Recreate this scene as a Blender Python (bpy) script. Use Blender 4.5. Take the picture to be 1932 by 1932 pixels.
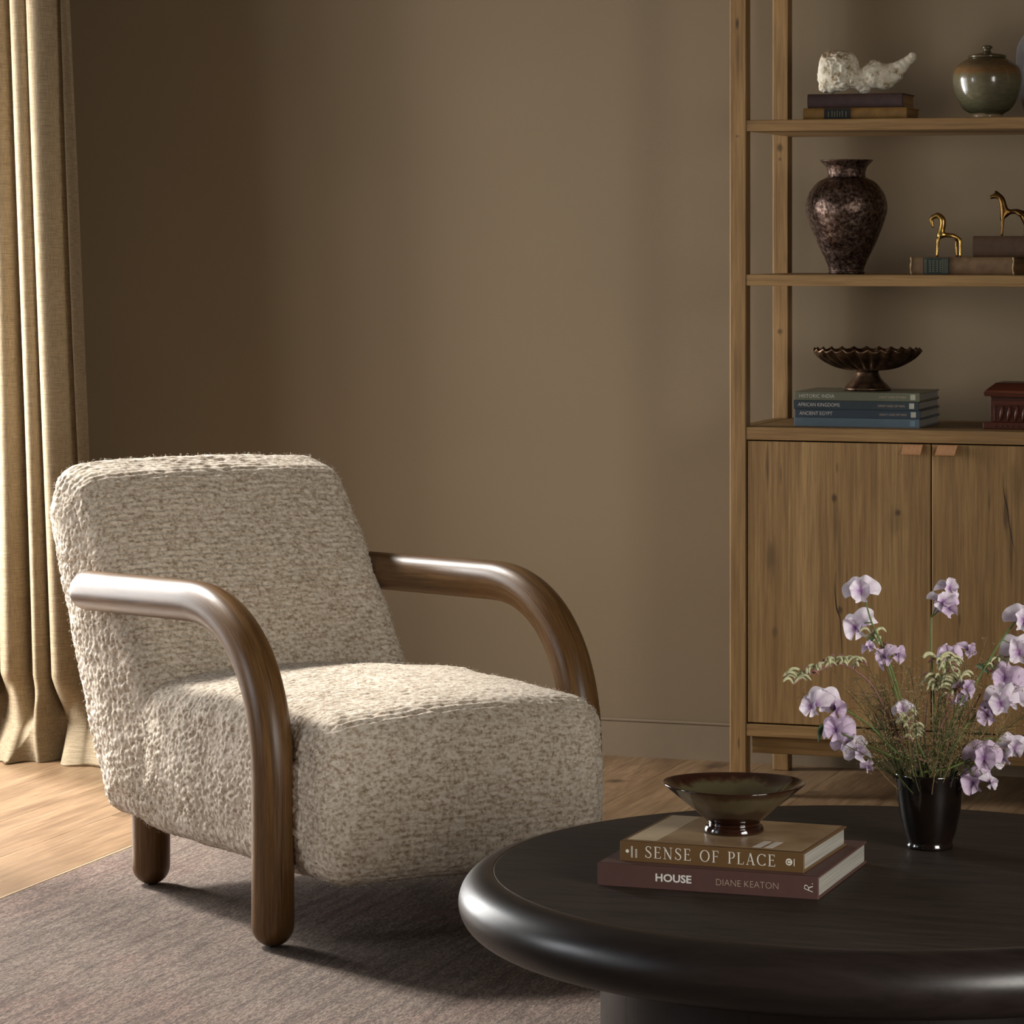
import bpy, bmesh, math, random
import numpy as np
from mathutils import Vector, Matrix
random.seed(7); RNG = np.random.default_rng(11)
for o in list(bpy.data.objects): bpy.data.objects.remove(o)
scene = bpy.context.scene
col = scene.collection
PI = math.pi

# ------------------------------------------------------------------ camera, light, exposure
CAM_H = 1.22; F_PX = 6250.0; HORIZON = 460.0; YAW = math.radians(18.93)
SN, CS = math.sin(YAW), math.cos(YAW)
cd = bpy.data.cameras.new('camera'); cam = bpy.data.objects.new('camera', cd); col.objects.link(cam)
cam.location = (0, 0, CAM_H); cam.rotation_euler = (PI/2, 0, YAW)
cd.sensor_fit = 'HORIZONTAL'; cd.sensor_width = 36.0; cd.lens = 36.0*F_PX/1932.0
cd.shift_y = -(966-HORIZON)/1932.0; cd.clip_start = 0.05
scene.camera = cam

SUN_DIR = Vector((0.86, -0.51, -0.82))
w = bpy.data.worlds.new('daylight'); scene.world = w; w.use_nodes = True
w.node_tree.nodes['Background'].inputs[0].default_value = (0.55, 0.68, 0.85, 1)
w.node_tree.nodes['Background'].inputs[1].default_value = 0.6
ld = bpy.data.lights.new('sun', 'SUN'); ld.energy = 9.0; ld.angle = math.radians(7); ld.color = (1.0, 0.95, 0.88)
sun = bpy.data.objects.new('sun', ld); col.objects.link(sun)
sun.rotation_euler = SUN_DIR.to_track_quat('-Z', 'Y').to_euler(); sun.location = (-8, 11, 6)
def window_light(name, y0, y1, z0, z1, energy, color, right=False):
    d = bpy.data.lights.new(name, 'AREA'); d.shape = 'RECTANGLE'; d.size = z1-z0; d.size_y = y1-y0
    d.energy = energy; d.color = color
    o = bpy.data.objects.new(name, d); col.objects.link(o)
    o.location = (-4.34, (y0+y1)/2, (z0+z1)/2); o.rotation_euler = (0, -PI/2, 0)
    if right:                                  # added fill light, placed behind the right-hand wall
        o.location = (1.58, (y0+y1)/2, (z0+z1)/2); o.rotation_euler = (0, PI/2, 0)
for (a, b, p) in ((6.42, 6.85, 82), (5.98, 6.42, 25), (5.52, 5.98, 13)):      # daylight brightens towards the sun's side of the far window
    window_light('skylight_far_window', a, b, 0.30, 1.75, p, (1.0, 0.98, 0.95))
window_light('skylight_mid_window', 3.25, 3.60, 0.85, 1.65, 26, (0.95, 0.97, 1.0))
window_light('skylight_near_window', 1.60, 2.70, 0.50, 1.75, 8, (0.94, 0.97, 1.0))
window_light('added_right_fill', 1.60, 3.20, 0.60, 2.10, 160, (1.0, 0.95, 0.87), True)  # added warm fill to lift the chair front, out of view
vs = scene.view_settings
vs.view_transform = 'Standard'; vs.look = 'None'; vs.exposure = 0.0; vs.gamma = 1.0; vs.use_curve_mapping = False

# ------------------------------------------------------------------ helpers
def at_t(px, py, t):
    u = (px-966)/F_PX; v = (py-HORIZON)/F_PX
    return Vector((t*(-SN+u*CS), t*(CS+u*SN), CAM_H-v*t))
def at_y(px, py, y):
    u = (px-966)/F_PX
    return at_t(px, py, y/(CS+u*SN))
def at_z(px, py, z):
    return at_t(px, py, (CAM_H-z)*F_PX/(py-HORIZON))

def mesh_obj(name, verts, faces, m=None, parent=None, smooth=True, mats=None):
    me = bpy.data.meshes.new(name); me.from_pydata([tuple(v) for v in verts], [], faces); me.update()
    return link_mesh(name, me, m, parent, smooth)
def link_mesh(name, me, m=None, parent=None, smooth=True):
    if smooth: me.polygons.foreach_set('use_smooth', [True]*len(me.polygons))
    o = bpy.data.objects.new(name, me); col.objects.link(o)
    if m: me.materials.append(m)
    if parent: o.parent = parent
    return o
def bm_obj(name, bm, m=None, parent=None, smooth=False):
    me = bpy.data.meshes.new(name); bmesh.ops.recalc_face_normals(bm, faces=bm.faces); bm.to_mesh(me); bm.free()
    return link_mesh(name, me, m, parent, smooth)
def empty(name, loc=(0,0,0), rz=0.0):
    o = bpy.data.objects.new(name, None); col.objects.link(o); o.location = loc; o.rotation_euler = (0,0,rz)
    o.empty_display_size = 0.05
    return o
def tag(o, label=None, cat=None, group=None, kind=None):
    if label: o['label'] = label
    if cat: o['category'] = cat
    if group: o['group'] = group
    if kind: o['kind'] = kind
    return o
def box_bm(bm, x0, x1, y0, y1, z0, z1, bevel=0.0, seg=2):
    r = bmesh.ops.create_cube(bm, size=1.0)
    vs_ = r['verts']
    for v in vs_:
        v.co = Vector((x0+(v.co.x+.5)*(x1-x0), y0+(v.co.y+.5)*(y1-y0), z0+(v.co.z+.5)*(z1-z0)))
    if bevel > 0:
        es = list({e for v in vs_ for e in v.link_edges})
        bmesh.ops.bevel(bm, geom=es, offset=bevel, segments=seg, affect='EDGES', profile=0.5)
def box(name, x0, x1, y0, y1, z0, z1, m, parent=None, bevel=0.0, seg=2):
    bm = bmesh.new(); box_bm(bm, x0, x1, y0, y1, z0, z1, bevel, seg)
    return bm_obj(name, bm, m, parent)
def catmull(pts, n):
    P = [np.array(p, float) for p in pts]; P = [2*P[0]-P[1]]+P+[2*P[-1]-P[-2]]
    out = []
    for i in range(1, len(P)-2):
        for k in range(n):
            t = k/n; a, b, c, d = P[i-1:i+3]
            out.append(0.5*((2*b)+(c-a)*t+(2*a-5*b+4*c-d)*t*t+(3*b-a-3*c+d)*t**3))
    out.append(P[-2]); return out
def lathe_data(prof, n=64, rmod=None):
    verts = []; faces = []; k = len(prof)
    for j in range(n):
        a = 2*PI*j/n
        for i, (r, z) in enumerate(prof):
            rr, zz = (r, z) if rmod is None else rmod(r, z, a, i)
            verts.append((rr*math.cos(a), rr*math.sin(a), zz))
    for j in range(n):
        j2 = (j+1) % n
        for i in range(k-1):
            faces.append((j*k+i, j2*k+i, j2*k+i+1, j*k+i+1))
    return verts, faces
def lathe(name, prof, m, parent=None, n=64, rmod=None, smooth=True):
    v, f = lathe_data(prof, n, rmod)
    o = mesh_obj(name, v, f, m, parent, smooth)
    bm = bmesh.new(); bm.from_mesh(o.data); bmesh.ops.remove_doubles(bm, verts=bm.verts, dist=1e-6)
    bmesh.ops.recalc_face_normals(bm, faces=bm.faces); bm.to_mesh(o.data); bm.free()
    if smooth: o.data.polygons.foreach_set('use_smooth', [True]*len(o.data.polygons))
    return o
def tube_data(pts, radii, n=12, cap=True):
    pts = [Vector(p) for p in pts]
    if isinstance(radii, (int, float)): radii = [radii]*len(pts)
    verts = []; faces = []
    T = []
    for i in range(len(pts)):
        a = pts[max(i-1,0)]; b = pts[min(i+1,len(pts)-1)]
        d = b-a
        T.append(d.normalized() if d.length > 1e-9 else Vector((0,0,1)))
    up = Vector((0,0,1)) if abs(T[0].z) < .9 else Vector((1,0,0))
    nrm = T[0].cross(up).normalized()
    for i, p in enumerate(pts):
        nrm = (nrm-T[i]*nrm.dot(T[i])).normalized(); bn = T[i].cross(nrm)
        for j in range(n):
            a = 2*PI*j/n
            verts.append(tuple(p+(nrm*math.cos(a)+bn*math.sin(a))*radii[i]))
    for i in range(len(pts)-1):
        for j in range(n):
            j2 = (j+1) % n
            faces.append((i*n+j, i*n+j2, (i+1)*n+j2, (i+1)*n+j))
    if cap:
        faces.append(tuple(reversed(range(n)))); faces.append(tuple(range((len(pts)-1)*n, len(pts)*n)))
    return verts, faces
def merge(parts):
    V = []; Fc = []
    for v, f in parts:
        o = len(V); V += list(v); Fc += [tuple(i+o for i in q) for q in f]
    return V, Fc
def grain_attr(o, rings, n, P):
    d = [0.0]
    for i in range(1, rings): d.append(d[-1]+(Vector(P[i*n])-Vector(P[(i-1)*n])).length)
    vals = []
    for i in range(rings):
        for j in range(n): vals += [math.cos(2*PI*j/n), math.sin(2*PI*j/n), d[i]]
    o.data.attributes.new('grain', 'FLOAT_VECTOR', 'POINT').data.foreach_set('vector', vals)
def round_tube(pts, r, n=20, seg=6):
    """tube with hemispherical ends; pts densely sampled"""
    P = [Vector(p) for p in pts]
    d0 = (P[0]-P[1]).normalized(); d1 = (P[-1]-P[-2]).normalized()
    A = [(P[0]+d0*r*math.sin(a), r*math.cos(a)) for a in np.linspace(PI/2-.03, 0, seg)][:-1]
    B = [(P[-1]+d1*r*math.sin(a), r*math.cos(a)) for a in np.linspace(0, PI/2-.03, seg)][1:]
    Q = [a[0] for a in A]+P+[b[0] for b in B]; R = [a[1] for a in A]+[r]*len(P)+[b[1] for b in B]
    return tube_data(Q, R, n)
def ribbon(pts, widths):
    P = [np.array(p, float) for p in pts]; n = len(P); V = []; Fc = []
    if isinstance(widths, (int, float)): widths = [widths]*n
    for i in range(n):
        d = P[min(i+1,n-1)]-P[max(i-1,0)]; d = d/max(1e-9, np.linalg.norm(d)); q = np.array([-d[1], d[0]])*widths[i]/2
        V += [P[i]+q, P[i]-q]
    for i in range(n-1): Fc.append((2*i, 2*i+1, 2*i+3, 2*i+2))
    return V, Fc
# numpy noise -------------------------------------------------------------
def _h(ix, iy, iz, s=0):
    n = (ix.astype(np.int64)*374761393+iy.astype(np.int64)*668265263+iz.astype(np.int64)*2147483647+s*982451653) & 0xffffffff
    n = ((n ^ (n >> 13))*1274126177) & 0xffffffff
    n = ((n ^ (n >> 15))*2246822519) & 0xffffffff
    return ((n ^ (n >> 16)) & 0xffffff)/float(0xffffff)
def vnoise(p, s=0):
    i = np.floor(p).astype(np.int64); f = p-i; f = f*f*(3-2*f); r = 0
    for dx in (0,1):
        for dy in (0,1):
            for dz in (0,1):
                wgt = (f[:,0] if dx else 1-f[:,0])*(f[:,1] if dy else 1-f[:,1])*(f[:,2] if dz else 1-f[:,2])
                r = r+wgt*_h(i[:,0]+dx, i[:,1]+dy, i[:,2]+dz, s)
    return r*2-1
def worley(p, s=0):
    i = np.floor(p).astype(np.int64); best = np.full(len(p), 9.0)
    for dx in (-1,0,1):
        for dy in (-1,0,1):
            for dz in (-1,0,1):
                c = i+np.array([dx,dy,dz])
                q = c+np.stack([_h(c[:,0],c[:,1],c[:,2],s+k) for k in (1,2,3)], 1)
                best = np.minimum(best, ((p-q)**2).sum(1))
    return np.sqrt(best)
# ------------------------------------------------------------------ materials
class NT:
    def __init__(s, name):
        s.m = bpy.data.materials.new(name); s.m.use_nodes = True; s.t = s.m.node_tree; s.n = s.t.nodes
        s.p = s.n['Principled BSDF']; s.out = s.n['Material Output']; s._co = None
    def add(s, typ, **kw):
        nd = s.n.new(typ)
        for k, v in kw.items(): setattr(nd, k, v)
        return nd
    def link(s, a, b): s.t.links.new(a, b)
    def coord(s, scale=(1,1,1), rnd=0.0, rot=(0,0,0), src='Object'):
        tc = s.add('ShaderNodeTexCoord'); mp = s.add('ShaderNodeMapping')
        mp.inputs['Scale'].default_value = scale; mp.inputs['Rotation'].default_value = rot
        o = tc.outputs[src]
        if rnd:
            oi = s.add('ShaderNodeObjectInfo'); mu = s.add('ShaderNodeMath', operation='MULTIPLY'); mu.inputs[1].default_value = rnd
            s.link(oi.outputs['Random'], mu.inputs[0])
            ad = s.add('ShaderNodeVectorMath', operation='ADD'); s.link(o, ad.inputs[0]); s.link(mu.outputs[0], ad.inputs[1]); o = ad.outputs[0]
        s.link(o, mp.inputs['Vector']); return mp.outputs[0]
    def noise(s, co, scale=1.0, detail=4.0, rough=.55, dist=0.0):
        nd = s.add('ShaderNodeTexNoise'); s.link(co, nd.inputs['Vector'])
        nd.inputs['Scale'].default_value = scale; nd.inputs['Detail'].default_value = detail
        nd.inputs['Roughness'].default_value = rough; nd.inputs['Distortion'].default_value = dist
        return nd.outputs['Fac']
    def voro(s, co, scale=1.0, feature='F1'):
        nd = s.add('ShaderNodeTexVoronoi', feature=feature); s.link(co, nd.inputs['Vector']); nd.inputs['Scale'].default_value = scale
        return nd.outputs['Distance']
    def ramp(s, fac, stops):
        nd = s.add('ShaderNodeValToRGB'); s.link(fac, nd.inputs['Fac']); e = nd.color_ramp.elements
        while len(e) < len(stops): e.new(.5)
        for el, (pos, c) in zip(e, stops):
            el.position = pos; el.color = (c[0],c[1],c[2],1) if not isinstance(c,(int,float)) else (c,c,c,1)
        return nd.outputs['Color']
    def mix(s, fac, a, b, mode='MIX'):
        nd = s.add('ShaderNodeMix', data_type='RGBA', blend_type=mode)
        for sock, v in ((nd.inputs[0], fac), (nd.inputs[6], a), (nd.inputs[7], b)):
            if isinstance(v, (int,float)): sock.default_value = v
            elif isinstance(v, tuple): sock.default_value = (v[0],v[1],v[2],1)
            else: s.link(v, sock)
        return nd.outputs[2]
    def math(s, op, a, b=None):
        nd = s.add('ShaderNodeMath', operation=op)
        for k, v in enumerate((a, b)):
            if v is None: continue
            if isinstance(v, (int,float)): nd.inputs[k].default_value = v
            else: s.link(v, nd.inputs[k])
        return nd.outputs[0]
    def bump(s, h, strength=.3, dist=.002):
        nd = s.add('ShaderNodeBump'); s.link(h, nd.inputs['Height']); nd.inputs['Strength'].default_value = strength
        nd.inputs['Distance'].default_value = dist; s.link(nd.outputs[0], s.p.inputs['Normal'])
    def base(s, c):
        if isinstance(c, tuple): s.p.inputs['Base Color'].default_value = (c[0],c[1],c[2],1)
        else: s.link(c, s.p.inputs['Base Color'])
    def set(s, rough=None, metal=None, spec=None, coat=None):
        if rough is not None: 
            if isinstance(rough,(int,float)): s.p.inputs['Roughness'].default_value = rough
            else: s.link(rough, s.p.inputs['Roughness'])
        if metal is not None: s.p.inputs['Metallic'].default_value = metal
        if spec is not None: s.p.inputs['Specular IOR Level'].default_value = spec
        if coat is not None: s.p.inputs['Coat Weight'].default_value = coat; s.p.inputs['Coat Roughness'].default_value = .08
def lin(r, g, b):
    f = lambda c: ((c/255+.055)/1.055)**2.4 if c/255 > .04045 else c/255/12.92
    return (f(r), f(g), f(b))
def plain(name, c, rough=.6, metal=0.0, vary=.15, scale=30.0, bump=0.0, spec=None, coat=None):
    s = NT(name); co = s.coord((1,1,1))
    n = s.noise(co, scale, 5)
    lo = tuple(x*(1-vary) for x in c); hi = tuple(min(1,x*(1+vary)) for x in c)
    s.base(s.ramp(n, [(.3, lo), (.7, hi)])); s.set(rough, metal, spec, coat)
    if bump: s.bump(n, bump, .001)
    return s.m
def wood(name, axis, dark, mid, light, rough=.55, knots=True, sc=1.0, rnd=7.0, crack=True, spec=.4, spots=()):
    s = NT(name); a = 'xyz'.index(axis)
    def sv(across, along):
        v = [across*sc]*3; v[a] = along*sc; return tuple(v)
    co1 = s.coord(sv(9, .9), rnd); co2 = s.coord(sv(120, 3.5), rnd); co3 = s.coord(sv(26, 2.0), rnd)
    n1 = s.noise(co1, 1, 3, .5, 1.2); n2 = s.noise(co2, 1, 4, .6); n3 = s.noise(co3, 1, 5, .6, 1.5)
    c = s.ramp(n1, [(.32, dark), (.5, mid), (.68, light)])
    c = s.mix(.55, c, s.ramp(n3, [(.3, dark), (.55, mid), (.75, light)]))
    c = s.mix(s.ramp(n2, [(.36, .38), (.54, 0.0)]), c, tuple(x*.55 for x in dark))
    if knots:
        ck = s.coord(sv(5.5, 2.6), rnd); kd = s.voro(ck, 1)
        wob = s.noise(s.coord(sv(30, 12), rnd), 1, 3)
        kk = s.math('ADD', kd, s.math('MULTIPLY', s.math('SUBTRACT', wob, .5), .16))
        c = s.mix(s.ramp(kk, [(.05, .85), (.16, 0.0)]), c, tuple(x*.35 for x in dark))
    if crack:
        cc = s.coord(sv(4.2, .55), rnd); 
        wv = s.add('ShaderNodeVectorMath', operation='ADD'); nz = s.add('ShaderNodeTexNoise'); nz.inputs['Scale'].default_value = 2.2; nz.inputs['Detail'].default_value = 6
        s.link(cc, nz.inputs['Vector']); ms = s.add('ShaderNodeVectorMath', operation='SCALE'); ms.inputs['Scale'].default_value = .35
        s.link(nz.outputs['Color'], ms.inputs[0]); s.link(cc, wv.inputs[0]); s.link(ms.outputs[0], wv.inputs[1])
        e = s.voro(wv.outputs[0], 1, 'DISTANCE_TO_EDGE')
        mask = s.ramp(s.noise(s.coord(sv(5, 1.6), rnd), 1, 2), [(.56, 0.0), (.66, .8)])
        f = s.math('MULTIPLY', s.ramp(e, [(.006, 1.0), (.03, 0.0)]), mask)
        c = s.mix(f, c, tuple(x*.15 for x in dark))
    if spots:                       # (x, z, half-width, half-height, strength): knots where the boards have them
        wob = s.noise(s.coord((60, 60, 14)), 1, 4, .6)
        for (x, z, rx, rz, st) in spots:
            mp = s.coord((1/rx, 0, 1/rz)); mp.node.inputs['Location'].default_value = (-x/rx, 0, -z/rz)
            ln = s.add('ShaderNodeVectorMath', operation='LENGTH'); s.link(mp, ln.inputs[0])
            dd = s.math('ADD', ln.outputs['Value'], s.math('MULTIPLY', s.math('SUBTRACT', wob, .5), 1.6))
            c = s.mix(s.math('MULTIPLY', s.ramp(s.math('MULTIPLY', dd, .5), [(.22, 1.0), (.66, 0.0)]), st), c, tuple(q*.28 for q in dark))
    n4 = s.noise(s.coord(sv(330, 9), rnd), 1, 3, .6); c = s.mix(s.ramp(n4, [(.40, .30), (.55, 0.0)]), c, tuple(x*.5 for x in dark))
    s.base(c); s.set(rough, spec=spec); s.bump(s.math('ADD', n2, n4), .25, .0008)
    return s.m

OAK = (lin(118,88,50), lin(146,113,69), lin(166,133,86))
M = {}
M['oak_z'] = wood('oak_vertical_grain', 'z', *OAK)
def door_spots(lst): return [((px-1376)/862.0, .816-(py-806)/862.0, rx, rz, st) for px, py, rx, rz, st in lst]
M['oak_door'] = wood('oak_door_boards', 'z', *OAK, rnd=0, crack=False, knots=False, spots=door_spots([
    (1580,937,.006,.009,.9),(1583,985,.009,.045,.35),(1702,962,.006,.007,.9),(1700,975,.022,.030,.28),(1450,880,.004,.045,.75),(1476,895,.003,.022,.55),(1455,1050,.010,.030,.4),(1591,1148,.006,.008,.9),(1460,1060,.014,.06,.3),(1585,880,.003,.012,.5),
    (1464,1194,.007,.012,.5),(1590,1040,.004,.07,.35),(1874,935,.003,.022,.5),(1905,960,.005,.05,.75),(1915,1020,.004,.06,.6),(1818,1157,.003,.014,.6),(1925,900,.014,.05,.25)]))
M['oak_post'] = wood('oak_post_boards', 'z', *OAK, rnd=0, crack=True, knots=False, spots=door_spots([(1391,38,.004,.012,.95),(1392,110,.005,.05,.5),(1391,253,.004,.003,.6),(1394,1408,.002,.012,.7),(1390,700,.008,.05,.25)]))
M['oak_rear_post'] = wood('oak_rear_post_boards', 'z', *OAK, rnd=0, crack=False, knots=False, spots=[(.018, .816-(py-785)/812.0, rx, rz, st) for py, rx, rz, st in ((276,.008,.010,.9),(298,.004,.004,.6),(622,.006,.006,.8),(880,.01,.02,.3))])
M['oak_x'] = wood('oak_horizontal_grain', 'x', *OAK, knots=False)
M['oak_y'] = wood('oak_depth_grain', 'y', *OAK, knots=False)
M['floor'] = wood('oak_floor', 'y', lin(112,86,60), lin(150,121,90), lin(172,144,112), rough=.42, sc=.8, rnd=23.0, crack=False)
s = NT('dark_stained_wood')
def attr(nm):
    a_ = s.add('ShaderNodeAttribute', attribute_name=nm); return a_.outputs['Vector']
def scaled(v, sc):
    m_ = s.add('ShaderNodeMapping'); m_.inputs['Scale'].default_value = sc; s.link(v, m_.inputs['Vector']); return m_.outputs[0]
g_ = attr('grain'); n1 = s.noise(scaled(g_, (3,3,5)), 1, 4, .6, .6); n2 = s.noise(scaled(g_, (14,14,9)), 1, 4, .65, .4); n3 = s.noise(scaled(g_, (40,40,26)), 1, 4, .7)
c = s.ramp(n1, [(.32, lin(70,46,22)), (.5, lin(104,74,41)), (.7, lin(132,98,60))]); c = s.mix(.5, c, s.ramp(n2, [(.3, lin(62,40,19)), (.55, lin(108,77,43)), (.75, lin(142,108,70))]))
c = s.mix(s.ramp(n3, [(.40, .35), (.52, 0.0)]), c, lin(50,31,14)); s.base(c); s.set(s.ramp(n2, [(.3, .30), (.7, .44)]), spec=.42); s.bump(n3, .12, .0008); M['arm'] = s.m
M['gap'] = plain('dark_gap', (.01,.008,.006), .9)
# wall paint with fine linen strokes
s = NT('taupe_wall'); co = s.coord((700,700,40)); n = s.noise(co, 1, 2); n2 = s.noise(s.coord((40,40,700)), 1, 2)
h = s.math('ADD', n, n2); s.base(s.ramp(s.noise(s.coord((1.2,1.2,1.2)),1,2), [(.3, lin(116,101,80)), (.7, lin(123,107,85))])); s.set(.8, spec=.25); s.bump(h, .12, .0006); M['wall'] = s.m
M['ceiling'] = plain('ceiling_paint', lin(84,74,62), .9, vary=.03)
M['dark_wall'] = plain('dark_umber_wall', lin(62,53,43), .85, vary=.03)
M['base'] = plain('baseboard_paint', lin(120,104,83), .5, vary=.03)
M['frame'] = plain('window_frame_paint', lin(70,62,52), .5, vary=.05)
s = NT('window_glass'); tr = s.add('ShaderNodeBsdfTransparent'); gl = s.add('ShaderNodeBsdfGlossy'); gl.inputs['Roughness'].default_value = .02
mx = s.add('ShaderNodeMixShader'); mx.inputs[0].default_value = .05; s.link(tr.outputs[0], mx.inputs[1]); s.link(gl.outputs[0], mx.inputs[2]); s.link(mx.outputs[0], s.out.inputs['Surface']); M['glass'] = s.m
# linen curtain
s = NT('linen_curtain'); n1 = s.noise(s.coord((30,30,900)), 1, 3); n2 = s.noise(s.coord((900,900,30)), 1, 3)
ww = s.math('ADD', n1, n2); c = s.ramp(s.math('MULTIPLY', ww, .5), [(.36, lin(122,106,84)), (.62, lin(172,155,128))])
s.base(c); s.set(.9, spec=.1); s.bump(ww, .35, .0006)
tl = s.add('ShaderNodeBsdfTranslucent'); s.link(c, tl.inputs['Color']); mx = s.add('ShaderNodeMixShader'); mx.inputs[0].default_value = .1
s.link(s.p.outputs[0], mx.inputs[1]); s.link(tl.outputs[0], mx.inputs[2]); s.link(mx.outputs[0], s.out.inputs['Surface']); M['linen'] = s.m
# boucle
s = NT('boucle'); n1 = s.noise(s.coord((150,150,150)), 1, 3, .6); n2 = s.noise(s.coord((60,170,170)), 1, 3, .6); n3 = s.noise(s.coord((900,900,900)), 1, 2)
c = s.ramp(s.mix(.5, n1, n2), [(.38, lin(144,122,100)), (.46, lin(192,175,153)), (.55, lin(225,213,196)), (.68, lin(239,230,216))])
c = s.mix(.18, c, s.ramp(n3, [(.35, lin(130,110,90)), (.65, lin(240,232,216))]))
s.base(c); s.set(.95, spec=.08); s.p.inputs['Sheen Weight'].default_value = .25; s.bump(n3, .5, .0008); M['boucle'] = s.m
M['fibre'] = plain('boucle_fibre', lin(226,218,204), .95, vary=.12, scale=80, spec=.05)
# rug
s = NT('faded_rug'); A = s.noise(s.coord((420,75,60)), 1, 4, .7); B = s.noise(s.coord((2.2,1.4,1)), 1, 5, .65); C = s.noise(s.coord((55,4.5,5)), 1, 4, .6, .4)
c = s.ramp(B, [(.3, lin(108,97,90)), (.48, lin(127,115,106)), (.6, lin(131,112,104)), (.72, lin(141,129,119))])
c = s.mix(s.ramp(C, [(.40, .6), (.52, 0.0)]), c, lin(84,76,71)); c = s.mix(s.ramp(A, [(.42, .75), (.55, 0.0)]), c, lin(74,64,61)); c = s.mix(s.ramp(A, [(.56, 0.0), (.7, .5)]), c, lin(160,148,138))
D = s.noise(s.coord((3.2,2.0,1)), 1, 5, .7, .5); c = s.mix(s.ramp(D, [(.60, 0.0), (.70, .22)]), c, lin(160,118,112))
s.base(c); s.set(.95, spec=.05); s.bump(s.math('ADD', A, s.noise(s.coord((500,500,500)),1,2)), .8, .002); M['rug'] = s.m
M['rug_edge'] = plain('rug_binding', lin(186,164,134), .9, vary=.15, scale=200)
# table
s = NT('black_table_wood'); n1 = s.noise(s.coord((6,60,60)), 1, 5, .6, .4); n2 = s.noise(s.coord((20,240,200)), 1, 4, .6)
s.base(s.ramp(n1, [(.3, lin(24,18,16)), (.7, lin(38,30,27))])); s.set(s.math('ADD', s.math('MULTIPLY', n2, .12), .30), spec=.45); s.bump(n2, .10, .0006); M['table'] = s.m
s = NT('black_table_top'); n1 = s.noise(s.coord((8,70,70)), 1, 5, .6, .4); n2 = s.noise(s.coord((24,260,200)), 1, 4, .6)
s.base(s.ramp(n1, [(.3, lin(36,28,22)), (.7, lin(58,47,38))])); s.set(s.math('ADD', s.math('MULTIPLY', n2, .2), .5), spec=.22); s.bump(n2, .2, .0008); M['table_top'] = s.m
M['inlay'] = plain('table_inlay_line', lin(70,58,46), .5)

# ------------------------------------------------------------------ room shell
YW = 7.56; XL = -4.05; XR = 1.3; YF = -1.0; ZC = 2.9
floor = tag(box('floor', XL-.15, XR+.15, YF-.15, YW+.15, -.12, -.022, M['gap']), kind='structure')
PW = .19; protos = []
bmx = bmesh.new(); box_bm(bmx, 0, PW-.0004, 0, 2.2-.0004, -.022, 0, .0005, 1)
pm = bpy.data.meshes.new('plank'); bmx.to_mesh(pm); bmx.free(); pm.materials.append(M['floor'])
nx = int(math.ceil((XR-XL)/PW))
for i in range(nx):
    off = random.uniform(0, 2.2)
    k = -1
    while True:
        y0 = YF-2.2+off+(k+1)*2.2; k += 1
        if y0 > YW: break
        y1 = min(y0+2.2, YW); yy = max(y0, YF)
        if y1-yy < .02: continue
        x0 = XL+i*PW; wd = min(PW, XR-x0)
        o = bpy.data.objects.new('plank', pm); col.objects.link(o); o.parent = floor
        o.location = (x0, yy, 0); o.scale = (wd/PW, (y1-yy)/2.2, 1)
tag(box('wall_back', XL-.12, XR+.12, YW, YW+.12, 0, ZC, M['wall']), kind='structure')
bm = bmesh.new()
for (y0, y1, z0, z1) in ((YF, 1.50, 0, ZC), (3.30, YW, 0, ZC), (1.50, 3.30, 0, .50), (1.50, 3.30, 2.20, ZC)): box_bm(bm, XR, XR+.12, y0, y1, z0, z1)
tag(bm_obj('wall_right', bm, M['dark_wall']), kind='structure')
bm = bmesh.new()
for (y0, y1, z0, z1) in ((1.50, 1.55, .50, 2.20), (3.25, 3.30, .50, 2.20), (1.55, 3.25, .50, .55), (1.55, 3.25, 2.15, 2.20), (2.38, 2.42, .55, 2.15)): box_bm(bm, XR+.04, XR+.09, y0, y1, z0, z1)
w3 = tag(bm_obj('window_4', bm, M['frame']), kind='structure')  # unseen window, made up to carry the added fill light
for (y0, y1) in ((1.55, 2.38), (2.42, 3.25)): box('pane', XR+.062, XR+.068, y0, y1, .55, 2.15, M['glass'], w3)
tag(box('wall_front', XL-.12, XR+.12, YF-.12, YF, 0, ZC, M['dark_wall']), kind='structure')
tag(box('ceiling', XL-.12, XR+.12, YF-.12, YW+.12, ZC, ZC+.1, M['ceiling']), kind='structure')
WINS = [(5.42, 7.26), (3.00, 3.90), (1.50, 2.80)]; WZ0, WZ1 = .12, 2.62
bm = bmesh.new(); ys = [YF, 1.50, 2.80, 3.00, 3.90, 5.42, 7.26, YW]
for k in (0, 2, 4, 6): box_bm(bm, XL-.12, XL, ys[k], ys[k+1], 0, ZC)
for (a, b) in WINS:
    box_bm(bm, XL-.12, XL, a, b, 0, WZ0); box_bm(bm, XL-.12, XL, a, b, WZ1, ZC)
tag(bm_obj('wall_left', bm, M['wall']), kind='structure')
for k, (a, b) in enumerate(WINS):
    bm = bmesh.new(); x0, x1 = XL-.09, XL-.04
    for (y0, y1, z0, z1) in ((a, a+.05, WZ0, WZ1), (b-.05, b, WZ0, WZ1), (a+.05, b-.05, WZ0, WZ0+.05), (a+.05, b-.05, WZ1-.05, WZ1), ((a+b)/2-.02, (a+b)/2+.02, WZ0+.05, WZ1-.05)):
        box_bm(bm, x0, x1, y0, y1, z0, z1)
    wo = tag(bm_obj('window_%d' % (k+1), bm, M['frame']), kind='structure')
    for (y0, y1) in ((a+.05, (a+b)/2-.02), ((a+b)/2+.02, b-.05)):
        box('pane', XL-.068, XL-.062, y0, y1, WZ0+.05, WZ1-.05, M['glass'], wo)
bm = bmesh.new(); box_bm(bm, XL, XR, YW-.014, YW, 0, .082); box_bm(bm, XL, XR, YW-.010, YW, .082, .090, .003, 2)
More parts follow.
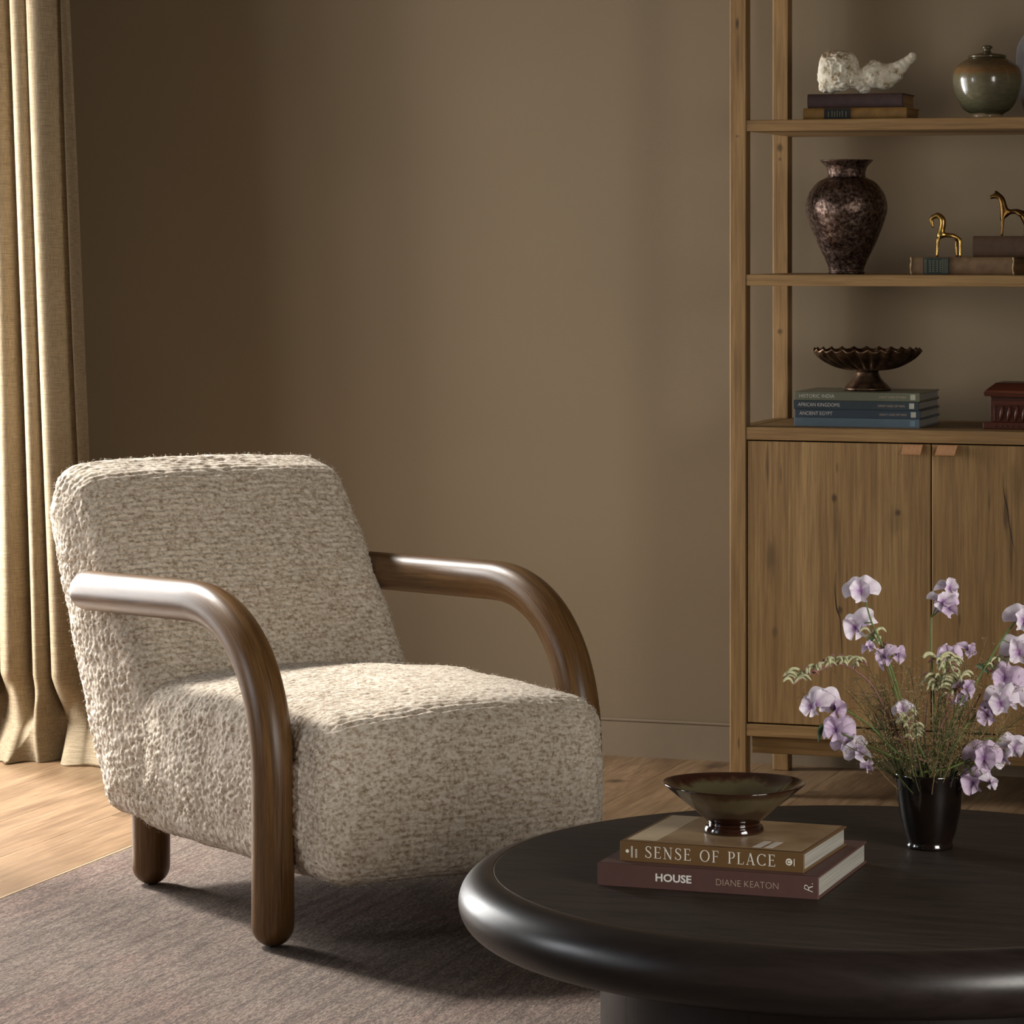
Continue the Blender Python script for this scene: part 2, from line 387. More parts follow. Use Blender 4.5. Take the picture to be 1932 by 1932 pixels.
tag(bm_obj('baseboard_back', bm, M['base']), kind='structure')

# ------------------------------------------------------------------ rug
RX0, RX1, RY0, RY1 = -2.89, .9, 2.2, 6.42; RZ = .006
rug = tag(box('area_rug', RX0, RX1, RY0, RY1, .0002, RZ, M['rug'], bevel=.003), 'faded taupe and dusty pink low-pile area rug under the armchair', 'rug')
box('binding', RX0-.006, RX0+.0, RY0, RY1, .0002, RZ+.0006, M['rug_edge'], rug, .002)

# ------------------------------------------------------------------ curtain
def curtain():
    ns, nz = 560, 170; H = 2.75
    zs = H*np.linspace(0, 1, nz)**1.9; S = np.linspace(0, 1, ns)
    ph = np.cumsum(1+.45*np.sin(S*17+.6)+.3*np.sin(S*41)); ph = ph/ph[-1]
    V = np.zeros((nz, ns, 3))
    for i, z in enumerate(zs):
        f = max(0, 1-z/1.9); xr = -3.545+.085*f**.9; xl = -4.046
        low = max(0, 1-z/.20); brk = min(1.0, low*1.6)
        wav = np.sin(2*PI*7.5*ph+.35*np.sin(z*1.7+S*6)); wav = np.sign(wav)*np.abs(wav)**.72
        # near the floor the folds break into a few broad, slanting creases
        wide = np.sin(2*PI*3.1*ph+1.2+3.0*low)+.35*np.sin(2*PI*8.3*ph-4*low); tri = 2/PI*np.arcsin(np.sin(2*PI*3.1*ph+1.2+3.4*low))
        amp = .050+.022*f
        y = 7.10-.02*S+amp*wav*(1-.75*brk)+brk*(.030*tri+.010*wide)-.075*low**1.5
        x = xl+(xr-xl)*S+.016*np.cos(2*PI*7.5*ph)*(1-.4*f)*(1-brk)+.020*low*np.sin(S*11+2)+.075*low*S**3
        back = np.clip((-3.76-x)/.16, 0, 1); y = y+.20*back*back*(3-2*back)        # the stack turns back towards the window jamb
        V[i,:,0] = x; V[i,:,1] = y; V[i,:,2] = z+.018*math.sin(PI*min(1,low))*np.maximum(0, tri)
    V[0,:,2] = .0012+.006*np.maximum(0, np.sin(S*21+.5))
    verts = V.reshape(-1, 3); faces = []
    for i in range(nz-1):
        for j in range(ns-1):
            a = i*ns+j; faces.append((a, a+1, a+ns+1, a+ns))
    cu = mesh_obj('curtain_panel', verts, faces, M['linen'])
    tag(cu, 'floor-length oatmeal linen curtain gathered in folds beside the window', 'curtain')
    # turned hem: a second strip of cloth lapped over the lower edge
    k = 26; hv = []; hf = []
    for i in range(k):
        for j in range(0, ns, 2):
            p = V[i, j]; hv.append((p[0], p[1]-.0022, p[2]+.0004))
    n2 = len(range(0, ns, 2))
    for i in range(k-1):
        for j in range(n2-1): hf.append((i*n2+j, i*n2+j+1, (i+1)*n2+j+1, (i+1)*n2+j))
    mesh_obj('hem', hv, hf, M['linen'], cu)
curtain()

# ------------------------------------------------------------------ armchair
def fillet(poly, radii, n=8):
    out = []; L = len(poly)
    for i in range(L):
        p = Vector(poly[i]); a = Vector(poly[i-1]); b = Vector(poly[(i+1) % L]); r = radii[i]
        d0 = (a-p).normalized(); d1 = (b-p).normalized(); ang = d0.angle(d1); tl = r/math.tan(ang/2)
        tl = min(tl, .48*(a-p).length, .48*(b-p).length)
        q0 = p+d0*tl; q1 = p+d1*tl
        for k in range(n+1):
            t = k/n; out.append(q0*(1-t)**2+p*2*t*(1-t)*1.0+q1*t*t if False else (q0*(1-t)**2+p*(2*t*(1-t))+q1*t*t))
    return out
def resample(pts, step):
    P = np.array([tuple(p) for p in pts]+[tuple(pts[0])]); d = np.r_[0, np.cumsum(np.linalg.norm(np.diff(P, axis=0), axis=1))]
    n = int(d[-1]/step); s_ = np.linspace(0, d[-1], n, endpoint=False)
    return np.stack([np.interp(s_, d, P[:,k]) for k in (0,1)], 1), s_
def pad_solid(poly, radii, w0, w1, er, step, axis_seg, deform, seed, wearf=.4):
    """closed upholstered block: profile in (b,z) swept along w with rounded side edges"""
    prof, arc = resample(fillet(poly, radii), step); n = len(prof)
    nxt = np.roll(prof, -1, 0); prv = np.roll(prof, 1, 0); tg = nxt-prv; tg /= np.linalg.norm(tg, axis=1)[:,None]
    nr = np.stack([tg[:,1], -tg[:,0]], 1)
    area = np.sum(prof[:,0]*nxt[:,1]-nxt[:,0]*prof[:,1])
    if area < 0: nr = -nr           # outward normals
    rings = []
    A0, A1 = np.array(axis_seg[0]), np.array(axis_seg[1])
    d = A1-A0; tt = np.clip(((prof-A0)@d)/(d@d), 0, 1); core = A0+tt[:,None]*d
    th = np.linspace(PI/2, 0, max(4, int(er*1.57/step)))
    inner = prof-nr*er
    capn = max(3, int(np.linalg.norm(inner-core, axis=1).max()/step))
    cap = []
    for k in range(1, capn+1):
        f = 1-k/capn; cap.append((core+(inner-core)*f, .012*(1-f*f)))
    L = []
    for pr, bul in reversed(cap): L.append((pr, w0-bul))
    for a in th[:-1]: L.append((prof-nr*er*(1-math.cos(a)), w0+er*(1-math.sin(a))))
    ws = np.linspace(w0+er, w1-er, int((w1-w0-2*er)/step)+1)
    for w_ in ws: L.append((prof, w_))
    for a in th[::-1][1:]: L.append((prof-nr*er*(1-math.cos(a)), w1-er*(1-math.sin(a))))
    for pr, bul in cap: L.append((pr, w1+bul))
    m = len(L)
    V = np.zeros((m, n, 3))
    for k, (pr, w_) in enumerate(L):
        V[k,:,0] = w_; V[k,:,1] = pr[:,0]; V[k,:,2] = pr[:,1]
    V = deform(V.reshape(-1,3)).reshape(m, n, 3)
    # normals by differences
    du = np.gradient(V, axis=0); dv = np.roll(V, -1, 1)-np.roll(V, 1, 1)
    N = np.cross(dv, du); ln = np.linalg.norm(N, axis=2, keepdims=True); N = N/np.maximum(ln, 1e-9)
    cen = V.reshape(-1,3).mean(0)
    if np.sum(N*(V-cen)) < 0: N = -N
    P = V.reshape(-1,3); Nf = N.reshape(-1,3); AR = np.tile(arc, m)
    side = np.clip((np.abs(Nf[:,0])-.45)/.35, 0, 1)
    d1 = worley(P*np.array([64,112,112]), seed); d2 = worley(P*98, seed+9)
    d3 = worley(P*190, seed+17)
    rows = np.cos(2*PI*AR/.0125+1.6*vnoise(P*9, seed)+.8*vnoise(P*40, seed+2))
    big = vnoise(P*14, seed+4)
    nub = vnoise(P*28, seed+5)
    flat = .0024*(1-d1**2*1.6)+.0013*rows+.0006*(1-d3)
    loops = .0060*(1-d2**2*1.5)*(.75+.5*nub)+.0014*(1-d3)
    wear = np.clip(.5+1.2*vnoise(P*7, seed+6), 0, 1)*wearf
    mixf = np.clip(side+wear*(1-side), 0, 1)
    disp = flat*(1-mixf)+loops*mixf+.002*big
    P2 = P+Nf*disp[:,None]
    faces = []
    for k in range(m-1):
        for j in range(n):
            j2 = (j+1) % n; faces.append((k*n+j, (k+1)*n+j, (k+1)*n+j2, k*n+j2))
    return P2, Nf, faces, side
def fuzz(P, N, count, rng, lmin, lmax, rad):
    idx = rng.integers(0, len(P), count); V = []; Fc = []
    for i in idx:
        p = Vector(P[i]); nn = Vector(N[i]); r = Vector(rng.normal(size=3)); r = (r-nn*r.dot(nn))
        if r.length < 1e-6: continue
        r.normalize(); L = rng.uniform(lmin, lmax); c = rng.uniform(.2, 1.1); b = nn.cross(r)
        q = [p-nn*.001, p+nn*L*.45+r*L*.25*c, p+nn*L*.75+r*L*.6*c+b*L*.25, p+nn*L*.7*(1.2-c*.6)+r*L*1.0*c+b*L*.45]
        o = len(V)
        for k, x in enumerate(q):
            rr = rad*(1-.6*k/3)
            V += [x+b*rr, x-b*rr*.5+nn*rr*.8, x-b*rr*.5-nn*rr*.8]
        for k in range(3):
            for j in range(3):
                j2 = (j+1) % 3; Fc.append((o+k*3+j, o+k*3+j2, o+k*3+3+j2, o+k*3+3+j))
    return V, Fc
def armchair():
    ang = math.atan2(.7986, .6018); W_, B_ = Vector((.6018,.7986,0)), Vector((-.7986,.6018,0))
    wc, bc = .327, .35
    org = Vector((-2.26*.995, 5.309*.995, RZ))+W_*wc+B_*bc
    root = tag(empty('armchair', org, ang), 'cream boucle lounge chair with curved dark wood arms, standing on the rug', 'armchair')
    def loc(w_, b_, z): return (w_-wc, b_-bc, z-RZ)
    def shift(P): return P-np.array([wc, bc, RZ])
    wl, wr = .034, .620; STEP = .0032
    # backrest
    poly = [(.700,.135), (.845,.42), (.962,.70), (.915,.800), (.800,.772), (.545,.400), (.470,.30), (.455,.135)]
    rad = [.05, .6, .055, .055, .055, .5, .3, .05]
    def dfb(V):
        s_ = (V[:,0]-wl)/(wr-wl)*2-1
        top = np.clip((V[:,2]-.55)/.25, 0, 1)
        V = V.copy(); V[:,2] -= .010*top*np.abs(s_)**3           # softened upper corners
        V[:,0] -= np.sign(s_)*np.abs(s_)**2*.004*np.clip((V[:,2]-.62)/.17,0,1)**2
        fr = np.clip((.85-V[:,1])/.2, 0, 1)*np.clip((V[:,2]-.35)/.2, 0, 1)
        V[:,1] -= .016*fr*(1-s_**2)
        return V
    P, N, Fc, side = pad_solid(poly, rad, wl-.004, wr+.012, .048, STEP, ((.60,.22),(.86,.69)), dfb, 3)
    ob = mesh_obj('backrest', shift(P), Fc, M['boucle'], root)
    v, f = fuzz(shift(P), N, 10000, RNG, .003, .009, .00026); tag(mesh_obj('boucle_fuzz', v, f, M['fibre'], ob), 'loose curly fibres on the boucle back', kind='stuff')
    # seat
    poly = [(.60,.120), (.60,.385), (.28,.408), (-.132,.398), (-.148,.25), (-.130,.120)]
    rad = [.05, .05, .5, .070, .4, .05]
    def dfs(V):
        s_ = (V[:,0]-wl)/(wr-wl)*2-1; V = V.copy()
        up = np.clip((V[:,2]-.25)/.13, 0, 1); V[:,2] += .022*up*(1-s_**2)
        fr = np.clip((.18-V[:,1])/.22, 0, 1); V[:,1] -= fr*(.030*(1-s_**2)-.004*np.abs(s_)**4)
        return V
    P, N, Fc, side = pad_solid(poly, rad, wl, wr, .055, STEP, ((.46,.255),(.05,.255)), dfs, 21, .75)
    ob = mesh_obj('seat', shift(P), Fc, M['boucle'], root)
    v, f = fuzz(shift(P), N, 9000, RNG, .003, .008, .00026); tag(mesh_obj('boucle_fuzz', v, f, M['fibre'], ob), 'loose curly fibres on the boucle seat', kind='stuff')
    # arms: one bent dowel each, running down into the front leg
    r = .0372
    def arm(w_, be=.70):
        pts = [loc(w_, be+(.29-be)*k/14, .560+.017*k/14) for k in range(14)]
        p0, p1, p2, p3 = (.29,.577), (.115,.584), (.0,.475), (.0,.285)
        for k in range(25):
            t = k/24; q = [((1-t)**3*p0[i]+3*t*(1-t)**2*p1[i]+3*t*t*(1-t)*p2[i]+t**3*p3[i]) for i in (0,1)]
            pts.append(loc(w_, q[0], q[1]))
        pts += [loc(w_, 0, .285+(RZ+r-.285)*k/12) for k in range(1,13)]
        v, f = round_tube(pts, r, 32, 12)
        grain_attr(mesh_obj('arm', v, f, M['arm'], root), len(v)//32, 32, v)
    arm(0.0); arm(.654, .745)
    for w_ in (.088, .566):
        v, f = round_tube([loc(w_, .614, .24-(.24-RZ-.036)*k/8) for k in range(9)], .036, 28, 9)
        grain_attr(mesh_obj('leg', v, f, M['arm'], root), len(v)//28, 28, v)
armchair()

# ------------------------------------------------------------------ coffee table
TC = (-1.0, 4.414); TH = .37; TR = .559
def coffee_table():
    root = tag(empty('coffee_table', (TC[0], TC[1], RZ)), 'large round black wooden coffee table with a thick rounded edge', 'coffee table')
    h = TH-RZ; a, b = .048, .042
    ri = TR-a
    lathe('tabletop', [(0, h), (ri*.5, h), (ri-.0015, h)]+[(ri-.0015, h-.006), (ri-.0015, h-.02), (0, h-.02)], M['table_top'], root, 160, smooth=False)
    lathe('inlay', [(ri-.0015, h-.004), (ri-.0015, h-.0002), (ri, h-.0002), (ri, h-.004), (ri-.0015, h-.004)], M['inlay'], root, 160)
    prof = [(ri, h-.03), (ri, h-.0003)]+[(ri+a*math.sin(t), h-b+b*math.cos(t)) for t in np.linspace(.06, PI, 26)]+[(.20, h-2*b), (.20, h-.03), (ri, h-.03)]
    lathe('rim', prof, M['table'], root, 192)
    n = 10
    ped = None
    for k in range(n):
        a0 = 2*PI*k/n+.11; a1 = 2*PI*(k+1)/n-.0014+.11; vs2 = []
        st = [a0+(a1-a0)*q/24 for q in range(25)]
        outer = [(.366*math.cos(t), .366*math.sin(t)) for t in st]; inn = [(.335*math.cos(t), .335*math.sin(t)) for t in reversed(st)]
        ring = outer+inn; V = [(x,y,0) for x,y in ring]+[(x,y,h-2*b) for x,y in ring]; L = len(ring)
        Fc = [tuple(reversed(range(L))), tuple(range(L, 2*L))]+[(i, (i+1)%L, L+(i+1)%L, L+i) for i in range(L)]
        if ped is None: ped = lathe('pedestal', [(0,0),(.350,0),(.350,h-2*b),(0,h-2*b)], M['gap'], root, 64, smooth=False)
        mesh_obj('stave', V, Fc, M['table'], ped, smooth=False)
coffee_table()

# ------------------------------------------------------------------ bookcase
BX0, BX1, BY0, BY1, PT = -1.920, -1.018, 7.080, 7.497, .038
def bookcase():
    root = tag(empty('bookcase', (BX0, BY0, 0)), 'tall open oak bookcase with shelves above a pair of cabinet doors', 'bookcase')
    W = BX1-BX0; D = BY1-BY0; H = 2.16; p = PT; bv = .0018
    for (x, y) in ((0,0), (W-p,0), (0,D-p), (W-p,D-p)):
        box('post', x, x+p, y, y+p, 0, H, M['oak_post'] if y == 0 else M['oak_rear_post'], root, .0028, 3)
    for (z0, z1) in ((.788,.816), (1.1275,1.1525), (1.468,1.493), (1.808,1.833), (2.135, 2.16)):
        box('shelf', p-.0003, W-p+.0003, .001, D-.002, z0, z1, M['oak_x'], root, bv)
    for x in (0, W-p):
        for (z0, z1) in ((.788,.816), (2.125,2.16), (.134,.162)):
            box('side_rail', x+.002, x+p-.002, p, D-p, z0, z1, M['oak_y'], root, bv)
        box('side_panel', x+.008, x+p-.008, p, D-p, .162, .788, M['oak_z'], root)
    box('rail', p, W-p, .001, .035, .134, .1615, M['oak_x'], root, bv)
    box('apron', p, W-p, .046, .066, .091, .134, M['oak_x'], root, bv)
    box('cabinet_floor', p, W-p, .035, D-.04, .145, .1605, M['oak_x'], root)
    box('back_panel', p, W-p, D-.03, D-.02, .1605, .788, M['oak_x'], root)
    xm = W/2; g = .0028
    leather = plain('tan_leather', lin(176,128,88), .55, vary=.12, scale=150, bump=.15)
    for k, (x0, x1) in enumerate(((p+g, xm-g/2), (xm+g/2, W-p-g))):
        d = box('door', x0, x1, .002, .022, .162+g, .788-g, M['oak_door'], root, .0015)
        for crk in (([(1582,1075),(1581,1110),(1584,1145),(1591,1165),(1593,1200),(1595,1238)], [.0004,.0015,.0022,.0013,.0011,.0003]),) if k == 0 else (([(1900,880),(1901,920),(1908,950),(1912,985),(1922,1030)], [.0003,.0012,.0018,.0014,.0004]),):
            cp_ = catmull([((px-1376)/862.0, .816-(py-806)/862.0) for px, py in crk[0]], 4); wd_ = np.interp(np.linspace(0,1,len(cp_)), np.linspace(0,1,len(crk[1])), crk[1])
            v, f = ribbon(cp_, list(wd_)); mesh_obj('split', [(q[0], .0017, q[1]) for q in v], f, M['gap'], d, smooth=False)
        hx = xm-.060 if k == 0 else xm+.0165
        # folded leather tab over the door's upper edge
        prof = [(.004,.7845), (-.004,.7850), (-.0065,.783), (-.0125,.768), (-.0145,.7645), (-.0128,.7625), (-.009,.7635), (-.001,.778), (.004,.780)]
        V = [(hx+sk+x, y, z) for (x, sk) in ((0,0),(.043,0)) for (y, z) in prof]
        if k == 0:
            V = [(v[0]+(v[2]-.785)*.15, v[1], v[2]) for v in V]
        else: V = [(v[0]+(v[2]-.785)*.25, v[1], v[2]) for v in V]
        L = len(prof); Fc = [(i, (i+1)%L, L+(i+1)%L, L+i) for i in range(L)]+[tuple(reversed(range(L))), tuple(range(L,2*L))]
        tag(mesh_obj('pull_tab', V, Fc, leather, d, smooth=False), 'tan leather tab pull')
bookcase()
SH1, SH2, SH0 = 1.493, 1.1525, .816

# ------------------------------------------------------------------ lettering
def oval(cx, cy, rx, ry, a0, a1, thick, thin, n=22):
    pts = []; wd = []
    for k in range(n+1):
        a = a0+(a1-a0)*k/n; pts.append((cx+rx*math.cos(a), cy+ry*math.sin(a))); wd.append(thin+(thick-thin)*abs(math.cos(a))**1.5)
    return pts, wd
def serif_glyph(ch):
    T, t, h = .115, .045, .05
    def stem(x): return [([(x,0),(x,1)], T), ([(x-.13,.02),(x+.13,.02)], t), ([(x-.13,.98),(x+.13,.98)], t)]
    g = []
    if ch == 'E': g = stem(.16)+[([(.16,.975),(.55,.975)], t), ([(.16,.52),(.46,.52)], t), ([(.16,.025),(.58,.025)], t), ([(.545,.98),(.545,.80)], t), ([(.575,.0),(.595,.20)], t), ([(.46,.60),(.46,.44)], t)]; w_ = .66
    elif ch == 'F': g = stem(.16)+[([(.16,.975),(.55,.975)], t), ([(.16,.52),(.46,.52)], t), ([(.545,.98),(.545,.80)], t), ([(.46,.60),(.46,.44)], t)]; w_ = .60
    elif ch == 'L': g = stem(.16)+[([(.16,.025),(.56,.025)], t), ([(.555,.0),(.58,.22)], t)]; w_ = .62
    elif ch == 'P': g = stem(.16)+[([(.16,.975),(.34,.975)], t), oval(.34,.72,.22,.255,PI/2,-PI/2,T,t), ([(.16,.465),(.34,.465)], t)]; w_ = .62
    elif ch == 'N': g = [([(.14,0),(.14,1)], t), ([(.66,0),(.66,1)], t), ([(.10,.99),(.66,.0)], T), ([(.02,.02),(.26,.02)], t), ([(.0,.98),(.14,.98)], t), ([(.54,.98),(.78,.98)], t)]; w_ = .82
    elif ch == 'A': g = [([(.36,1),(.10,0)], t), ([(.36,1),(.64,0)], T), ([(.19,.34),(.53,.34)], t), ([(.0,.02),(.22,.02)], t), ([(.50,.02),(.78,.02)], t)]; w_ = .76
    elif ch == 'O': g = [oval(.42,.5,.36,.475,0,2*PI,T,t,36)]; w_ = .86
    elif ch == 'C': g = [oval(.42,.5,.36,.475,.75,2*PI-.75,T,t,30), ([(.70,.97),(.70,.76)], t), ([(.70,.03),(.70,.22)], t)]; w_ = .76
    elif ch == 'S':
        pts = catmull([(.50,.80),(.40,.955),(.24,.965),(.11,.84),(.15,.66),(.33,.52),(.49,.36),(.51,.17),(.36,.03),(.18,.05),(.06,.22)], 6)
        n = len(pts); wd = [t+(T*1.05-t)*math.exp(-((k/n-.5)/.22)**2) for k in range(n)]
        g = [(pts, wd), ([(.51,.96),(.50,.76)], t), ([(.06,.04),(.06,.26)], t)]; w_ = .60
    else: w_ = .42
    return g, w_
def serif_text(txt, height, spacing=.14):
    x = 0; parts = []
    for ch in txt:
        g, w_ = serif_glyph(ch)
        for pts, wd in g:
            v, f = ribbon([(p[0]+x, p[1]) for p in pts], wd); parts.append((v, f))
        x += w_+spacing
    V, Fc = merge(parts); return [(v[0]*height, v[1]*height) for v in V], Fc, (x-spacing)*height
def font_text(txt, height, offset=0.0, xscale=1.0, spacing=1.0, shear=0.0):
    c = bpy.data.curves.new('lettering_curve', 'FONT'); c.body = txt; c.size = 1.0; c.offset = offset; c.space_character = spacing; c.shear = shear; c.resolution_u = 3
    o = bpy.data.objects.new('lettering_curve', c); col.objects.link(o)
    me = bpy.data.meshes.new_from_object(o.evaluated_get(bpy.context.evaluated_depsgraph_get()))
    V = [(v.co.x, v.co.y) for v in me.vertices]; Fc = [tuple(p.vertices) for p in me.polygons]
    bpy.data.objects.remove(o); bpy.data.curves.remove(c); bpy.data.meshes.remove(me)
    k = height/.70
    V = [(x*k*xscale, y*k) for x, y in V]
    return V, Fc, max(v[0] for v in V)
def put_text(data, x, z, y, m, parent, fit=None, rot=False):
    """lay lettering on a spine that faces -y; x,z = lower left corner, fit = wanted width"""
    V, Fc, w_ = data
    k = (fit/w_) if fit else 1.0
    if rot: P = [(x-v[1], y, z+v[0]*k) for v in V]
    else: P = [(x+v[0]*k, y, z+v[1]) for v in V]
    return mesh_obj('lettering', P, Fc, m, parent, smooth=False)

# ------------------------------------------------------------------ books
M['paper'] = plain('book_paper', lin(196,188,172), .9, vary=.08, scale=300)
s = NT('page_edges'); n = s.noise(s.coord((3,3,1800)), 1, 2); s.base(s.ramp(n, [(.35, lin(112,108,100)), (.65, lin(166,162,152))])); s.set(.9); M['pages'] = s.m
s = NT('aged_page_edges'); n = s.noise(s.coord((3,3,1800)), 1, 2); s.base(s.ramp(n, [(.35, lin(92,66,36)), (.65, lin(150,114,66))])); s.set(.9); M['pages_old'] = s.m
def book(name, label, group, x, y, z, L, D, T, rz, m, pages, square=.003, rounded=False, board=.0028, worn=None):
    root = tag(empty(name, (x, y, z), rz), label, 'book', group)
    bm = bmesh.new()
    box_bm(bm, 0, L, 0, D, 0, board, .0006, 1); box_bm(bm, 0, L, 0, D, T-board, T, .0006, 1)
    cov = bm_obj('cover', bm, m, root)
    if rounded:
        pr = [(.0015-.006*math.sin(a), T/2-T/2*math.cos(a)) for a in np.linspace(0, PI, 10)]
        pr += [(.004, T), (.004, 0)]
        V = [(xx, yy, zz) for xx in (0, L) for (yy, zz) in pr]; n = len(pr)
        Fc = [(i, (i+1)%n, n+(i+1)%n, n+i) for i in range(n)]+[tuple(reversed(range(n))), tuple(range(n, 2*n))]
        bm = bmesh.new(); me = bpy.data.meshes.new('spine'); me.from_pydata(V, [], Fc); bm.from_mesh(me)
        bm_obj('spine', bm, m, root)
    else:
        box('spine', 0, L, -.0006, .003, 0, T, m, root, .0006, 1)
    box('page_block', square, L-square, .003, D-square, board, T-board, pages, root)
    return root
# coffee-table books
brown_jacket = plain('brown_book_jacket', lin(102,76,47), .42, vary=.08, scale=20)
plum_cloth = plain('plum_book_cloth', lin(82,54,49), .6, vary=.06, scale=60)
white_ink = plain('cream_ink', lin(226,220,206), .5, vary=.03); pale_ink = plain('pale_ink', lin(216,212,206), .5, vary=.03); grey_ink = plain('tan_ink', lin(190,168,146), .5, vary=.03)
bk = book('coffee_table_book', 'plum cloth coffee-table book, lowest under the glazed bowl on the black table', None, -1.317, 4.190, TH, .3005, .272, .030, math.radians(-.4), plum_cloth, M['pages'])
yy = -.0009
put_text(font_text('HOUSE', .0098, .028), .0795, .0108, yy, pale_ink, bk, fit=.0500)
put_text(font_text('DIANE KEATON', .0088, -.022), .1620, .0104, yy, grey_ink, bk, fit=.0850)
put_text(font_text('R.', .0125, -.02, shear=.35), .2935, .0075, yy, pale_ink, bk, rot=True)
s = NT('photo_book_jacket'); g = s.coord((1,1,1)); n1 = s.noise(s.coord((6,9,1)), 1, 4, .6); 
s.base(s.ramp(n1, [(.3, lin(104,78,52)), (.5, lin(150,124,92)), (.7, lin(182,160,130))])); s.set(.32); jacket_photo = s.m
bs = book('photo_book', 'tan and brown jacketed photo book, directly under the glazed bowl on the black table', None, -1.293, 4.213, TH+.030, .2530, .214, .0265, math.radians(-1.8), brown_jacket, M['pages'])
box('jacket_print', .006, .247, .010, .212, .0265, .0268, jacket_photo, bs)
pale_print = plain('pale_jacket_print', lin(196,178,150), .35, vary=.1, scale=30); whiteprint = plain('white_jacket_print', lin(214,206,196), .35, vary=.06)
box('jacket_print', .006, .046, .014, .208, .0268, .02695, pale_print, bs)
for x0 in (.178, .194): 
    V = [(x0,.016,.0270),(x0+.011,.016,.0270),(x0+.013,.062,.0270),(x0+.003,.062,.0270)]
    mesh_obj('jacket_print', V+[(a,b,c-.0003) for a,b,c in V], [(0,1,2,3),(7,6,5,4),(0,4,5,1),(1,5,6,2),(2,6,7,3),(3,7,4,0)], whiteprint, bs, smooth=False)
put_text(serif_text('SENSE OF PLACE', .0155, .16), .0350, .0062, yy, white_ink, bs, fit=.1800)
for k, (xx, a) in enumerate(((.0155, 9), (.0215, 7))):
    parts = [ribbon([(xx, .005+.0017*q), (xx+.0028, .005+.0017*q)], .0009) for q in range(a)]
    v, f = merge(parts); mesh_obj('publisher_mark', [(p[0], yy, p[1]+.001) for p in v], f, white_ink, bs, smooth=False)
def disc(x, z, r, m, parent, n=20):
    mesh_obj('emblem', [(x+r*math.cos(2*PI*k/n), yy, z+r*math.sin(2*PI*k/n)) for k in range(n)], [tuple(range(n))], m, parent, smooth=False)
disc(.0105, .0135, .0024, white_ink, bs); disc(.2330, .0135, .0046, white_ink, bs)
v, f = ribbon([(.2400,.0085),(.2400,.0180)], .0012); mesh_obj('publisher_mark', [(p[0], yy, p[1]) for p in v], f, white_ink, bs, smooth=False)
v, f = ribbon(oval(.2330,.0135,.0022,.0022,.5,2*PI-.6,1,1)[0], .0009); mesh_obj('publisher_mark', [(p[0], yy-.0003, p[1]) for p in v], f, brown_jacket, bs, smooth=False)

# shelf books: four large volumes on the cabinet top
YB = 7.155
xa = at_y(1498.5, 800, YB).x; xb = at_y(1735, 800, YB).x
cols = [('lowest', lin(92,108,118)), ('second from the bottom', lin(56,68,78)), ('third from the bottom', lin(54,64,68)), ('topmost', lin(104,106,86))]
titles = ['CRADLE OF CIVILIZATION', 'ANCIENT EGYPT', 'AFRICAN KINGDOMS', 'HISTORIC INDIA']
z = SH0; vol_m = []
words = ['slate blue', 'dark blue-grey', 'charcoal blue', 'sage green']
for k in range(4):
    T = .0192; pm_ = plain('volume_cover_%s' % words[k].replace(' ', '_'), cols[k][1], .35, vary=.06, scale=40)
    dx = (0, .0012, -.0015, .0004)[k]
    b = book('history_volume', '%s history volume, %s in the stack under the fluted metal bowl' % (words[k], cols[k][0]), 'history volumes on the cabinet top', xa+dx, YB+(.0,.001,-.001,.0)[k], z, xb-xa, .215, T, math.radians((0,.3,-.2,.2)[k]), pm_, M['pages'])
    ink = (plain('faint_blue_ink', lin(98,122,138), .5, vary=.02), pale_ink, pale_ink, pale_ink)[k]
    L = xb-xa
    put_text(font_text(titles[k], .0080, -.010), .0105, .0058, yy, ink, b, fit=L*(.36,.265,.335,.285)[k])
    put_text(font_text('GREAT AGES OF MAN', .0048, -.01), L*.675, .0068, yy, ink if k == 0 else grey_ink, b, fit=L*.215)
    box('emblem', L*.925, L*.965, yy, -.0004, .0035, T-.0035, plain('volume_emblem', lin(176,176,160) if k else lin(110,134,146), .5), b)
    z += T
STACK_TOP = z
def old_book(name, label, group, px0, px1, ytop, ybot, yd, zb, D, m, rz=0.0, rounded=True):
    a = at_y(px0, ybot, yd); b = at_y(px1, ybot, yd); T = (ybot-ytop)*(a-Vector((0,0,CAM_H))).length/F_PX
    return book(name, label, group, a.x, yd, zb, b.x-a.x, D, T, rz, m, M['pages_old'], rounded=rounded), b.x-a.x, T
tan_cloth = plain('aged_tan_binding', lin(138,102,50), .6, vary=.18, scale=50, bump=.1)
plum_leather = plain('aged_plum_binding', lin(66,46,42), .6, vary=.2, scale=60, bump=.1)
black_label = plain('black_title_label', lin(24,22,20), .5); gold = plain('gilt_print', lin(150,132,88), .4, metal=.3)
dim_ink = plain('dull_gilt_print', lin(112,108,88), .5)
b1, L1, T1 = old_book('antique_book', 'worn tan antique book with a black spine label, on the top visible shelf', None, 1516, 1711, 201.5, 224, 7.14, SH1, .135, tan_cloth)
box('title_label', L1*.21, L1*.46, -.0066, -.002, .0012, T1-.0012, black_label, b1)
for q, xx in enumerate((.25,.285,.31,.335,.36,.385,.42)):
    v, f = ribbon([(L1*xx, .006), (L1*xx, T1-(.006 if q % 2 else .008))], .0018); mesh_obj('lettering', [(p[0], -.0069, p[1]) for p in v], f, dim_ink, b1, smooth=False)
b2, L2, T2 = old_book('antique_book', 'dark plum antique book under the rough white stone sculpture', None, 1524, 1703, 175, 201.5, 7.145, SH1+T1, .125, plum_leather)
TOP1 = SH1+T1+T2
brown_spine = plain('brown_leather_binding', lin(112,86,58), .6, vary=.22, scale=60, bump=.15)
